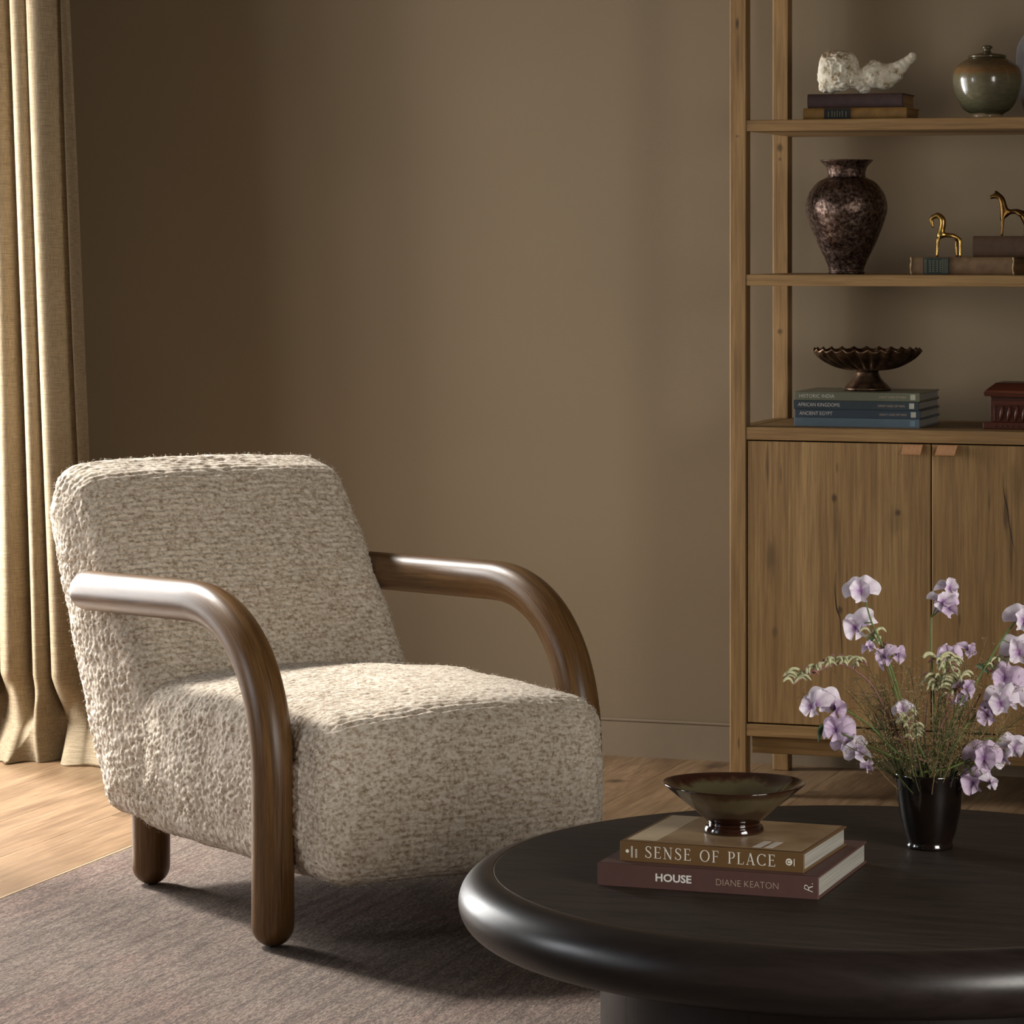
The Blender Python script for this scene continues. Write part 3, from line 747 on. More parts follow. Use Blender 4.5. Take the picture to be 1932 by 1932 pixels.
b3, L3, T3 = old_book('antique_book', 'brown antique book with a green spine label, lying under the gilt horse with bowed head', None, 1719, 1913, 482.5, 515.5, 7.13, SH2, .155, brown_spine)
green_label = plain('green_title_label', lin(22,40,34), .5)
box('title_label', L3*.125, L3*.375, -.0068, -.002, .0015, T3-.0015, green_label, b3)
for q, xx in enumerate((.14,.153,.18,.215,.25,.285,.315,.33,.345,.36)):
    wd = .0045 if 2 <= q <= 5 else .0012
    if wd > .002:
        parts = [ribbon([(L3*xx, zz), (L3*xx+.0048, zz)], .0016) for zz in np.linspace(.007, T3-.008, 6)]+[ribbon([(L3*xx+(.0006 if q%2 else .0042), .007), (L3*xx+(.0006 if q%2 else .0042), T3-.008)], .0012)]
    else: parts = [ribbon([(L3*xx, .004), (L3*xx, T3-.004)], wd)]
    v, f = merge(parts); mesh_obj('lettering', [(p[0], -.0071, p[1]) for p in v], f, dim_ink, b3, smooth=False)
pale_edge = plain('worn_pale_leather', lin(176,148,108), .6, vary=.2, scale=90)
for xx in (.0006, L3-.0006):
    v, f = tube_data([(xx+.0008*math.sin(k*1.3), .0012-.0066*math.sin(PI*k/9), T3/2-T3/2*.98*math.cos(PI*k/9)) for k in range(10)], [.0011+.0006*((k*7)%3) for k in range(10)], 6)
    tag(mesh_obj('headcap', v, f, pale_edge, b3), 'pale worn end of the spine')
b4, L4, T4 = old_book('antique_book', 'thick dark brown antique book stacked at the right, under the gilt horse with raised head', None, 1836, 1990, 443, 482.5, 7.15, SH2+T3, .12, plain('dark_brown_binding', lin(72,48,26), .65, vary=.2, scale=60, bump=.1))

# ------------------------------------------------------------------ ceramics
def scale_at(px, y): 
    return (y/(CS+(px-966)/F_PX*SN))/F_PX
def vessel(name, label, cat, px, yc, zbase, prof_px, m, n=72, wall=.0035, rmod=None):
    """prof_px: list of (half-width px, height px above base)"""
    k = scale_at(px, yc); c = at_y(px, 500, yc)
    P = catmull([(a*k, h*k) for a, h in prof_px], 6); P = [(max(0.0, float(p[0])), float(p[1])) for p in P]
    return c, k, P
# hammered metal vase on the middle shelf
s = NT('hammered_bronze'); n = s.noise(s.coord((1,1,1)), 34, 6, .7); v_ = s.voro(s.coord((1,1,1)), 75)
mf = s.noise(s.coord((1,1,1)), 120, 5, .7)
s.base(s.ramp(mf, [(.38, lin(46,32,26)), (.50, lin(96,76,66)), (.64, lin(140,122,112))])); s.set(s.ramp(n, [(.35,.26),(.65,.5)]), .85); s.bump(s.math('ADD', n, s.math('MULTIPLY', v_, .7)), .55, .003); M['bronze'] = s.m
yv = 7.20; c, k, P = vessel('', '', '', 1597, yv, SH2, [(33,0),(34,4),(33,9),(40,28),(58,65),(73,105),(77,125),(72,150),(56,172),(40,181),(36.5,184),(36.5,196),(41,205),(49,213),(50,215)], None)
vz = tag(empty('urn_vase', (c.x, yv, SH2)), 'dark mottled bronze urn-shaped vase with a flared neck on the middle shelf', 'vase')
inner = [(p[0]-.004, p[1]) for p in reversed(P) if p[1] > .22]
lathe('body', [(0,0)]+P+[(P[-1][0]-.003, P[-1][1]+.001)]+inner+[(0, inner[-1][1]-.02)], M['bronze'], vz, 80)
# lidded jar on the top shelf
s = NT('olive_glaze'); tc = s.add('ShaderNodeTexCoord'); sx = s.add('ShaderNodeSeparateXYZ'); s.link(tc.outputs['Object'], sx.inputs[0])
zn = s.math('ADD', sx.outputs['Z'], s.math('MULTIPLY', s.math('SUBTRACT', s.noise(s.coord((1,1,1)), 40, 3), .5), .012))
s.base(s.mix(.25, s.ramp(s.math('MULTIPLY', zn, 6.5), [(.0, lin(176,150,118)), (.055, lin(176,150,118)), (.07, lin(70,70,50)), (.50, lin(106,100,80)), (.60, lin(104,94,68)), (.66, lin(116,78,42)), (.76, lin(92,74,50)), (.9, lin(72,62,42))]), s.ramp(s.noise(s.coord((1,1,4)), 60, 4), [(.3, lin(60,56,38)), (.7, lin(120,112,84))])))
s.set(.16, spec=.55); s.bump(s.noise(s.coord((1,1,30)), 8, 3), .1, .002); M['olive'] = s.m
yj = 7.165; c, k, P = vessel('', '', '', 1862.5, yj, SH1, [(29,0),(30,8),(45,18),(58,40),(64,62),(65,80),(60,96),(46,108),(33,115),(30,117)], None)
jar = tag(empty('lidded_jar', (c.x, yj, SH1)), 'round olive-green glazed lidded jar on the top visible shelf', 'jar')
lathe('body', [(0,0)]+P+[(0,P[-1][1]-.006)], M['olive'], jar, 72)
kk = k; lid = [(0,115),(34,114),(37,116),(36,119),(22,122),(9,124),(6.5,127),(6.5,130),(10,133),(10,136),(6,138),(0,138.5)]
lathe('lid', [(a*kk, h*kk) for a, h in lid], M['olive'], jar, 56)
# blue-grey vase cut by the frame
blue = plain('blue_grey_glaze', lin(136,133,133), .3, vary=.2, scale=30, bump=.1)
yb = 7.34; c, k, P = vessel('', '', '', 1972, yb, SH1, [(30,0),(34,6),(46,40),(54,100),(52,140),(36,168),(27,178),(30,188)], None)
bv_ = tag(empty('tall_vase', (c.x, yb, SH1)), 'blue-grey glazed vase at the right edge, behind the lidded jar', 'vase')
lathe('body', [(0,0)]+P+[(P[-1][0]-.004, P[-1][1]), (P[-1][0]-.004, P[-1][1]-.03), (0, P[-1][1]-.04)], blue, bv_, 64)
# glazed footed bowl on the books
s = NT('brown_drip_glaze'); tc = s.add('ShaderNodeTexCoord'); sx = s.add('ShaderNodeSeparateXYZ'); s.link(tc.outputs['Object'], sx.inputs[0])
zn = s.math('ADD', sx.outputs['Z'], s.math('MULTIPLY', s.math('SUBTRACT', s.noise(s.coord((1,1,.2)), 45, 4), .5), .022))
drip = s.ramp(s.math('MULTIPLY', zn, 12), [(.0, lin(34,17,11)), (.40, lin(32,16,10)), (.47, lin(78,72,50)), (.64, lin(92,87,62)), (.70, lin(56,34,18)), (.73, lin(38,15,8)), (1.0, lin(40,16,8))])
s.base(s.mix(.3, drip, s.ramp(s.noise(s.coord((1,1,6)), 30, 5), [(.3, lin(24,12,7)), (.7, lin(62,34,18))]))); s.set(.07, spec=.6, coat=.6); s.bump(s.noise(s.coord((1,1,10)), 14, 3), .12, .002); M['drip'] = s.m
BW = (-1.1667, 4.325, TH+.030+.0265+.0005)
bw = tag(empty('glazed_bowl', BW), 'footed brown and olive glazed ceramic bowl resting on the stacked books', 'bowl')
outp = catmull([(.0385,.0),(.0405,.003),(.0385,.009),(.0345,.012),(.0385,.017),(.058,.034),(.078,.050),(.0925,.062),(.0958,.0650)], 5)
inp = catmull([(.0950,.0664),(.0915,.0645),(.076,.053),(.055,.037),(.030,.022),(.0,.018)], 5)
lathe('body', [(0,0)]+[(float(p[0]), float(p[1])) for p in outp]+[(max(0,float(p[0])), float(p[1])) for p in inp], M['drip'], bw, 96, rmod=lambda r,z,a,i: (r*(1+.006*math.sin(2*a+.5)), z+.0012*math.sin(2*a+1.0)*(z/.065)))
# fluted metal compote on the four volumes
s = NT('aged_brass'); n = s.noise(s.coord((1,1,1)), 40, 5); s.base(s.ramp(n, [(.35, lin(70,52,40)), (.7, lin(128,104,82))])); s.set(s.ramp(n, [(.3,.3),(.7,.48)]), .9); M['aged_brass'] = s.m
yc = 7.255; kc = scale_at(1636, yc); cx = at_y(1636, 700, yc).x
cp = tag(empty('compote_bowl', (cx, yc, STACK_TOP+.0005)), 'fluted dark brass pedestal bowl standing on the stack of history volumes', 'bowl')
ft = [(0,0),(44,0),(45,3),(43,6),(40,7.5),(39,10),(33,15),(26,23),(22,32),(21,39),(0,39)]
lathe('foot', [(a*kc, h*kc) for a, h in ft], M['aged_brass'], cp, 56)
NFL = 26
def flute(r, z, a, i):
    f = min(1.0, max(0.0, (r/kc-20)/40.0)); aa = a*NFL+3.2*max(0.0, (r/kc-20)/80.0); q = abs(math.sin(aa/2))
    return (r*(1+.03*f*(q-.6)), z-kc*5.5*f*(q-.6))
bo = catmull([(0,37),(22,37.5),(46,41),(70,50),(90,62),(103,76)], 5); bi = catmull([(101,77.5),(88,65.5),(68,54),(45,45.5),(22,42),(0,41)], 5)
lathe('bowl', [(max(0,float(p[0]))*kc, float(p[1])*kc) for p in bo+bi], M['aged_brass'], cp, NFL*10, rmod=flute)
# black tumbler vase with the flowers
s = NT('black_glaze'); s.base(s.ramp(s.noise(s.coord((1,1,1)), 30, 3), [(.3, lin(12,9,8)), (.7, lin(26,17,13))])); s.set(.12, spec=.6, coat=.4); s.bump(s.noise(s.coord((1,1,30)), 5, 3), .15, .002); M['blackglaze'] = s.m
VC = Vector((-.9568, 4.603, TH)); vk = 4.665/F_PX
vs_ = tag(empty('flower_vase', VC), 'small glossy black ceramic tumbler vase holding flowers on the coffee table', 'vase')
prof = [(0,0),(42,0),(44,2),(44,7),(42,10),(43,14),(50,34),(57,68),(62,105),(65,132),(67,138),(67.5,141),(66,142.5),(64,141),(60,120),(55,75),(46,30),(0,22)]
prof = [(a*vk, h*vk) for a, h in prof]
lathe('body', prof, M['blackglaze'], vs_, 72)
RIMZ = TH+141*vk

# ------------------------------------------------------------------ rough stone sculpture
def remesh_blob(spheres, voxel):
    bm = bmesh.new()
    for (c, r, sc) in spheres:
        mt = Matrix.Translation(c) @ Matrix.Diagonal((sc[0]*r, sc[1]*r, sc[2]*r, 1))
        bmesh.ops.create_icosphere(bm, subdivisions=3, radius=1.0, matrix=mt)
    me = bpy.data.meshes.new('blob'); bm.to_mesh(me); bm.free()
    o = bpy.data.objects.new('blob', me); col.objects.link(o)
    md = o.modifiers.new('r', 'REMESH'); md.mode = 'VOXEL'; md.voxel_size = voxel
    sm = o.modifiers.new('s', 'SMOOTH'); sm.iterations = 3; sm.factor = .5
    me2 = bpy.data.meshes.new_from_object(o.evaluated_get(bpy.context.evaluated_depsgraph_get()))
    bpy.data.objects.remove(o); return me2
ys_ = 7.205; kb = scale_at(1630, ys_)
def sp(px, py, r, sc=(1,1,1), dy=0.0):
    p = at_y(px, py, ys_); return (Vector((p.x, ys_+dy, p.z)), r*kb, sc)
org = at_y(1620, 175, ys_)
bl = [sp(1583,136,40,(1,.75,.98)), sp(1572,124,28,(1,.8,1)), sp(1597,124,24,(1,.75,1)), sp(1562,148,22,(.9,.9,1.15)), sp(1556,166,13), sp(1568,167,12), sp(1612,150,24,(1,.85,.85)), sp(1628,156,21,(1,.85,.9)), sp(1632,168,12),
      sp(1650,143,27,(1,.8,1.0)), sp(1668,147,26,(1,.75,.98)), sp(1684,140,21,(1,.7,.95)), sp(1697,130,14), sp(1706,122,11.5), sp(1714,115,10), sp(1720,110,8.5)]
me = remesh_blob(bl, .0022)
n = len(me.vertices); co = np.zeros(n*3); me.vertices.foreach_get('co', co); co = co.reshape(-1,3); nr = np.zeros(n*3); me.vertices.foreach_get('normal', nr); nr = nr.reshape(-1,3)
rough = np.clip((at_y(1670,140,ys_).x-co[:,0])/.02, .12, 1)
edge = np.clip(vnoise(co*22, 8)*2.2+.6, .3, 1)
d = .0022*vnoise(co*60, 1)+rough*edge*(.0042*vnoise(co*170, 2)-.0075*np.clip(.5-worley(co*150, 4), 0, 1)*1.5)
co = co+nr*d[:,None]
zmin = co[:,2].min(); base = Vector((org.x, ys_, TOP1)); co[:,2] += TOP1-zmin+.0003
co -= np.array(base); me.vertices.foreach_set('co', co.ravel()); me.update()
s = NT('weathered_white_stone'); n1 = s.noise(s.coord((1,1,1)), 55, 6, .7); n2 = s.noise(s.coord((1,1,1)), 14, 3)
c = s.ramp(n1, [(.36, lin(150,128,96)), (.46, lin(214,204,182)), (.7, lin(236,230,214))]); c = s.mix(s.ramp(n2, [(.56, 0.0), (.68, .6)]), c, lin(150,112,66))
s.base(c); s.set(.9, spec=.2); s.bump(n1, .6, .003)
so = link_mesh('stone_sculpture', me, s.m); so.location = base
tag(so, 'rough pitted white stone sculpture with a horn-like tip, lying on antique books', 'sculpture')

# ------------------------------------------------------------------ gilt horses
def skin_mesh(verts, edges, radii, root=0, sub=2):
    me = bpy.data.meshes.new('skin'); me.from_pydata(verts, edges, []); me.update()
    o = bpy.data.objects.new('skin', me); col.objects.link(o)
    md = o.modifiers.new('Skin', 'SKIN'); md.use_smooth_shade = True
    for i, r in enumerate(radii):
        sv = me.skin_vertices[0].data[i]; sv.radius = (r, r) if not isinstance(r, tuple) else r; sv.use_root = (i == root)
    sb = o.modifiers.new('Sub', 'SUBSURF'); sb.levels = sub
    me2 = bpy.data.meshes.new_from_object(o.evaluated_get(bpy.context.evaluated_depsgraph_get())); bpy.data.objects.remove(o)
    return me2
s = NT('polished_gilt'); n = s.noise(s.coord((1,1,1)), 60, 3); s.base(s.ramp(n, [(.3, lin(150,112,56)), (.7, lin(206,170,98))])); s.set(.26, .95); M['gilt'] = s.m
s = NT('dark_gilt'); n = s.noise(s.coord((1,1,1)), 60, 3); s.base(s.ramp(n, [(.3, lin(84,60,28)), (.7, lin(134,100,54))])); s.set(.32, .95); M['gilt_dark'] = s.m
def horse(name, label, yh, zb, pts, m, footpx):
    """pts: key -> (px, py, dy, radius px)"""
    k = scale_at(1790, yh); keys = list(pts); o0 = at_y(*footpx, yh)
    V = []; R = []
    for key in keys:
        px, py, dy, r = pts[key]; p = at_y(px, py, yh); V.append((p.x-o0.x, dy, p.z-o0.z)); R.append(r*k*1.35)
    chain = [('chest','mid'),('mid','hip'),('chest','neck1'),('neck1','neck2'),('neck2','poll'),('poll','head'),('head','muzzle'),
             ('chest','fl_e'),('fl_e','fl_k'),('fl_k','fl_f'),('chest','fr_e'),('fr_e','fr_k'),('fr_k','fr_f'),
             ('hip','hl_e'),('hl_e','hl_k'),('hl_k','hl_f'),('hip','hr_e'),('hr_e','hr_k'),('hr_k','hr_f'),('hip','tail1'),('tail1','tail2'),('poll','ear')]
    E = [(keys.index(a), keys.index(b)) for a, b in chain if a in pts and b in pts]
    me = skin_mesh(V, E, R, keys.index('mid'))
    zz = [v.co.z for v in me.vertices]; dz = -min(zz)
    for v in me.vertices: v.co.z += dz
    ob = link_mesh(name, me, m); ob.location = (o0.x, yh, zb+.0003)
    return tag(ob, label, 'figurine')
horse('horse_figurine', 'slim polished gilt horse figurine with bowed head on the green-labelled book', 7.19, SH2+T3, {
    'chest':(1773,438,0,5), 'mid':(1790,440,0,3.4), 'hip':(1808,441,0,4.6), 'neck1':(1778,425,0,5.2), 'neck2':(1780,411,0,5.4), 'poll':(1769,401,0,4.6), 'head':(1756,408,0,3.4), 'muzzle':(1761,426,0,1.6),
    'fl_e':(1769,448,.006,2.6), 'fl_k':(1768,463,.006,1.7), 'fl_f':(1767,480,.006,1.9), 'fr_e':(1771,448,-.006,2.6), 'fr_k':(1770,463,-.006,1.7), 'fr_f':(1769,481,-.006,1.9),
    'hl_e':(1804,449,.007,2.9), 'hl_k':(1803,463,.007,1.8), 'hl_f':(1805,481,.007,1.9), 'hr_e':(1813,447,-.006,2.7), 'hr_k':(1813,463,-.006,1.8), 'hr_f':(1813,481,-.006,2.0)}, M['gilt'], (1790, 482))
horse('horse_figurine', 'dark gilt horse figurine with raised head on the thick brown book', 7.205, SH2+T3+T4, {
    'chest':(1893,399,0,6), 'mid':(1910,394,0,3.6), 'hip':(1930,396,0,6), 'neck1':(1894,386,0,5.6), 'neck2':(1891,373,0,5), 'poll':(1884,362,0,4), 'head':(1875,366,0,3.4), 'muzzle':(1867,369,0,2.2), 'ear':(1877,356,0,1.2),
    'fl_e':(1889,408,.005,2.4), 'fl_k':(1890,422,.005,1.6), 'fl_f':(1888,440,.005,1.9), 'fr_e':(1893,408,-.006,2.4), 'fr_k':(1893,422,-.006,1.6), 'fr_f':(1891,441,-.006,1.9),
    'hl_e':(1929,408,.006,3.2), 'hl_k':(1934,422,.006,1.7), 'hl_f':(1932,441,.006,1.9), 'hr_e':(1934,408,-.006,3.2), 'hr_k':(1939,422,-.006,1.7), 'hr_f':(1937,441,-.006,1.9), 'tail1':(1940,398,0,2), 'tail2':(1946,416,0,1.5)}, M['gilt_dark'], (1912, 442))

# ------------------------------------------------------------------ carved wooden box
def carved_box():
    yf = 7.17; a = at_y(1854, 804, yf); k = scale_at(1890, yf); Wd, Dp = .205, .13; Hh = 87*k
    m = wood('carved_mahogany', 'x', lin(44,20,12), lin(84,40,24), lin(110,58,36), rough=.4, knots=False, crack=False)
    root = tag(empty('carved_box', (a.x, yf, SH0)), 'small carved reddish-brown wooden box on the cabinet top', 'box')
    i = 13*k; zb = 13*k; zl = 62*k
    box('plinth', 0, Wd, 0, Dp, 0, zb, m, root, .002)
    body = box('body', i, Wd-i, i*.6, Dp-i*.6, zb, zl, m, root, .001)
    fx0, fx1, fz0, fz1, fy = i+12*k, Wd-i-12*k, zb+2*k, zb+31*k, i*.6
    V = []; Fc = []
    parts = []
    nL = 9
    for q in range(nL):                       # carved diagonal leaves
        x = fx0+(fx1-fx0)*(q+.5)/nL; sgn = -1 if q < nL/2 else 1
        pts = [(x-sgn*.006*t+0, fy-.0008-.0012*math.sin(PI*t), fz0+(fz1-fz0)*t) for t in np.linspace(0,1,8)]
        parts.append(tube_data(pts, [.0012+.0038*math.sin(PI*min(1,t*.9+.05)) for t in np.linspace(0,1,8)], 6))
    v, f = merge(parts); mesh_obj('carved_leaves', v, f, m, body)
    for (x0, x1, z0, z1) in ((fx0-.006, fx1+.006, fz1, fz1+.003), (fx0-.006, fx0-.003, fz0, fz1), (fx1+.003, fx1+.006, fz0, fz1), (i+.002, Wd-i-.002, zl-8*k, zl-2*k)):
        box('moulding', x0, x1, fy-.002, fy, z0, z1, m, body, .0008)
    nb = 12
    for q in range(nb+1):
        bmq = bmesh.new(); bmesh.ops.create_icosphere(bmq, subdivisions=1, radius=.0022, matrix=Matrix.Translation((fx0+(fx1-fx0)*q/nb, 0, zb*.45))); bm_obj('bead', bmq, m, root, True)
    z0, z1, z2 = zl, zl+8*k, Hh; o1 = 4*k; ins = 22*k
    V = [(o1,o1*.3,z0),(Wd-o1,o1*.3,z0),(Wd-o1,Dp-o1*.3,z0),(o1,Dp-o1*.3,z0),(o1*.4,0,z1-3*k),(Wd-o1*.4,0,z1-3*k),(Wd-o1*.4,Dp,z1-3*k),(o1*.4,Dp,z1-3*k),(o1*1.2,.002,z1+3*k),(Wd-o1*1.2,.002,z1+3*k),(Wd-o1*1.2,Dp-.002,z1+3*k),(o1*1.2,Dp-.002,z1+3*k),(ins,ins*.7,z2),(Wd-ins,ins*.7,z2),(Wd-ins,Dp-ins*.7,z2),(ins,Dp-ins*.7,z2)]
    Fc = [(3,2,1,0),(12,13,14,15)]
    for r_ in range(3):
        for j in range(4): Fc.append((r_*4+j, r_*4+(j+1)%4, r_*4+4+(j+1)%4, r_*4+4+j))
    mesh_obj('lid', V, Fc, m, root, smooth=False)
carved_box()

# ------------------------------------------------------------------ flowers
def petal_material(name, edge, heart):
    s = NT(name); at = s.add('ShaderNodeAttribute', attribute_name='rim'); n = s.noise(s.coord((1,1,1)), 260, 4, .6)
    f = s.math('ADD', at.outputs['Fac'], s.math('MULTIPLY', s.math('SUBTRACT', n, .5), .5))
    c = s.ramp(f, [(.12, heart), (.45, tuple(a*.62+b*.38 for a, b in zip(edge, heart))), (.8, edge)])
    s.base(c); s.set(.6, spec=.2); tl = s.add('ShaderNodeBsdfTranslucent'); s.link(c, tl.inputs['Color']); mx = s.add('ShaderNodeMixShader'); mx.inputs[0].default_value = .3
    s.link(s.p.outputs[0], mx.inputs[1]); s.link(tl.outputs[0], mx.inputs[2]); s.link(mx.outputs[0], s.out.inputs['Surface'])
    return s.m
LILAC = petal_material('lilac_petal', lin(242,233,243), lin(146,92,158)); MAUVE = petal_material('mauve_petal', lin(228,208,231), lin(108,56,120))
stem_green = plain('stem_green', lin(96,118,58), .6, vary=.2, scale=200); dark_green = plain('leaf_green', lin(52,72,34), .55, vary=.25, scale=120)
paw_green = plain('fuzzy_pale_green', lin(192,192,152), .9, vary=.3, scale=160, bump=.4); paw_red = plain('dusty_pink_fuzz', lin(146,104,96), .9, vary=.25, scale=160, bump=.4)
straw = plain('dry_straw', lin(142,120,76), .8, vary=.3, scale=90); seed_m = plain('pale_seed', lin(150,126,92), .7, vary=.3, scale=140); olive_stem = plain('olive_stem', lin(70,74,38), .7, vary=.3, scale=90)
def petal_mesh(R, spread, wave, cup, back, seed, notch=.12):
    rg = np.random.default_rng(seed); na, nr_ = 26, 9; V = []; rim = []; ph = rg.uniform(0, 6, 4)
    for i in range(nr_):
        t = i/(nr_-1)
        for j in range(na):
            a = -spread+2*spread*j/(na-1)
            rr = R*(1-notch*math.exp(-(a/.28)**2)-.12*(abs(a)/spread)**4)*(1+.05*math.sin(5*a+ph[0]))
            r = rr*t
            x = r*math.sin(a); zz = r*math.cos(a)
            y = back*R*t*t-cup*R*(x/R)**2*1.2+wave*R*t**2.2*(math.sin(4.3*a+ph[1])+.6*math.sin(9.1*a+ph[2]))+.10*R*math.exp(-(a/.2)**2)*t
            V.append((x, y, zz)); rim.append(t)
    Fc = []
    for i in range(nr_-1):
        for j in range(na-1):
            q = i*na+j; Fc.append((q, q+1, q+na+1, q+na))
    me = bpy.data.meshes.new('petal'); me.from_pydata(V, [], Fc); me.update()
    me.attributes.new('rim', 'FLOAT', 'POINT').data.foreach_set('value', rim)
    me.polygons.foreach_set('use_smooth', [True]*len(me.polygons)); return me
PET = {}
for nm, m in (('lilac', LILAC), ('mauve', MAUVE)):
    PET[nm] = []
    for q in range(4):
        st = petal_mesh(.0285, 1.75, .15, -.22, .38, 10+q, .2); wg = petal_mesh(.0205, 1.15, .17, .35, -.25, 30+q, .08); kl = petal_mesh(.0135, .8, .05, .7, -.5, 50+q, 0)
        for x in (st, wg, kl): x.materials.append(m)
        PET[nm].append((st, wg, kl))
def calyx_mesh():
    v, f = lathe_data([(0,-.012),(.0022,-.011),(.0036,-.006),(.0038,-.002),(.0015,-.001),(0,-.001)], 8); v = [(x, -z, y) for x, y, z in v]; me = bpy.data.meshes.new('calyx'); me.from_pydata(v, [], f); me.materials.append(stem_green); return me
CAL = calyx_mesh()
def blossom(parent, ploc, pos, face, roll, sc, kind, q):
    """pos, face in world; ploc = parent's world location"""
    b = bpy.data.objects.new('blossom', CAL); col.objects.link(b); b.parent = parent
    f = Vector(face).normalized(); up = Vector((0,0,1)); x = f.cross(up).normalized(); z = x.cross(f).normalized()
    # local -y looks along `face`
    Rm = Matrix((x, -f, z)).transposed().to_4x4() @ Matrix.Rotation(roll, 4, 'Y')
    b.matrix_local = Matrix.Translation(Vector(pos)-Vector(ploc)) @ Rm @ Matrix.Scale(sc, 4)
    st, wg, kl = PET[kind][q % 4]
    for me, mt in ((st, Matrix.Identity(4)), (wg, Matrix.Translation((-.002,-.004,.001)) @ Matrix.Rotation(math.radians(62+8*(q%3)), 4, 'Y') @ Matrix.Rotation(math.radians(25), 4, 'X')),
                   (wg, Matrix.Translation((.002,-.004,.001)) @ Matrix.Rotation(math.radians(-62+9*(q%2)), 4, 'Y') @ Matrix.Rotation(math.radians(25), 4, 'X')), (kl, Matrix.Translation((0,-.005,0)) @ Matrix.Rotation(math.radians(55), 4, 'X') @ Matrix.Rotation(PI, 4, 'Y'))):
        p = bpy.data.objects.new('petal', me); col.objects.link(p); p.parent = b; p.matrix_local = mt
def vase_in(k):
    a = k*2.39996; r = .030*math.sqrt(((k*37) % 17)/17.0)
    return Vector((VC.x+r*math.cos(a), VC.y+r*math.sin(a), RIMZ-.004)), Vector((VC.x-r*.5*math.cos(a), VC.y-r*.5*math.sin(a), TH+.024))
CAMV = Vector((0,0,CAM_H))
def tvase(px, py, dt): return at_t(px, py, 4.665+dt)
sid = 0
def sweet_pea(label, dt, stem_px, blooms, kind='lilac', leaf=None):
    global sid; sid += 1
    rim, foot = vase_in(sid*3+1)
    root = tag(empty('sweet_pea', foot), label, 'flower', 'sweet pea stems in the black vase')
    path = [tuple(foot), tuple(rim)]+[tuple(tvase(x, y, dt)) for x, y in stem_px]
    P = [Vector(p)-foot for p in catmull(path, 8)]
    v, f = tube_data(P, [.0021-.0009*k/len(P) for k in range(len(P))], 6); mesh_obj('stem', v, f, stem_green, root)
    for q, (x, y, fx, fz, roll, sc) in enumerate(blooms):
        p = tvase(x, y, dt+(.012 if q % 2 else -.008)); face = (CAMV-p).normalized()+Vector((CS,SN,0))*fx+Vector((0,0,1))*fz
        near = min(P, key=lambda a: ((a+foot)-p).length); base = p-face.normalized()*.006
        v, f = tube_data([near, (near+(base-foot))/2+Vector((0,0,.004)), base-foot], .0009, 5); mesh_obj('stem', v, f, stem_green, root)
        blossom(root, foot, p, face, roll, sc, kind if (q % 3 != 2) else ('mauve' if kind == 'lilac' else 'lilac'), sid*2+q)
    if leaf:
        for (x0, y0, x1, y1, wd) in leaf:
            a, b = tvase(x0, y0, dt)-foot, tvase(x1, y1, dt)-foot; side_ = (b-a).cross(Vector((SN,-CS,0))).normalized(); V = []; Fc = []
            for k in range(7):
                t = k/6; c_ = a+(b-a)*t+Vector((0,0,.004*math.sin(PI*t))); ww = wd*math.sin(PI*(t*.9+.05))
                V += [c_+side_*ww, c_+Vector((-SN,CS,0))*ww*.4, c_-side_*ww]
            for k in range(6):
                for j in (0,1): Fc.append((k*3+j, k*3+j+1, k*3+4+j, k*3+3+j))
            mesh_obj('leaf', V, Fc, dark_green, root)
sweet_pea('tall lilac sweet pea with two blossoms, highest on the left of the vase', .0, [(1705,1340),(1672,1235),(1645,1175),(1632,1130)], [(1624,1118,-.1,.15,.1,1.0),(1618,1186,-.5,-.1,.5,1.0),(1641,1222,.1,.6,.3,.42)], leaf=[(1650,1200,1634,1225,.004)])
sweet_pea('violet sweet pea blossom below the tallest left flower', -.01, [(1702,1345),(1684,1285),(1672,1245)], [(1672,1242,-.6,.2,.9,.72),(1692,1236,.7,.4,-.7,.62)], 'mauve')
sweet_pea('upright pale lilac sweet pea in front of the gap between the cabinet doors', .02, [(1762,1340),(1757,1230),(1757,1165)], [(1776,1138,.5,.5,-.9,.8),(1790,1112,.4,.5,-.4,.7),(1790,1148,.2,-.2,.4,.75)])
sweet_pea('small lilac sweet pea just under the upright flower at the door gap', .03, [(1775,1340),(1788,1260)], [(1789,1238,-.2,.4,.2,.75),(1826,1228,1.0,.3,-.8,.55)], 'mauve')
sweet_pea('broad lilac sweet pea bending low to the left over the cabinet rail', -.03, [(1700,1425),(1640,1368),(1580,1330)], [(1535,1334,-.7,0,.3,.9),(1556,1326,.1,.1,0,.95),(1576,1340,.6,-.1,-.5,.75)], leaf=[(1552,1365,1544,1400,.004)])
sweet_pea('mauve sweet pea drooping lowest on the left of the vase', -.02, [(1700,1435),(1640,1408),(1590,1385)], [(1578,1380,-.3,.2,.2,.95),(1598,1404,.2,-.2,.5,.75),(1622,1420,.4,-.3,.8,.75),(1638,1448,.4,-.5,.3,.4)], 'mauve')
sweet_pea('cluster of pale lilac sweet peas leaning far right at the frame edge', .0, [(1790,1390),(1835,1300),(1885,1215),(1925,1160)], [(1930,1172,.2,.1,-.2,1.0),(1922,1232,.0,0,.1,1.05),(1896,1282,-.3,.1,-.2,.95),(1922,1290,.5,.0,.3,.9)], leaf=[(1840,1255,1866,1272,.004)])
sweet_pea('pink-lilac ruffled sweet peas below the rightmost tall cluster', -.03, [(1790,1420),(1830,1360),(1870,1325)], [(1888,1328,-.1,-.1,.2,1.0),(1912,1318,.5,0,-.3,.95),(1866,1350,-.5,-.2,.6,.85)])
sweet_pea('lilac sweet pea hanging over the right rim of the black vase', -.05, [(1790,1450),(1830,1432)], [(1856,1432,.1,.0,.0,1.05),(1838,1478,-.4,-.2,.4,.95),(1868,1478,.8,-.2,-.6,.5)], 'mauve')
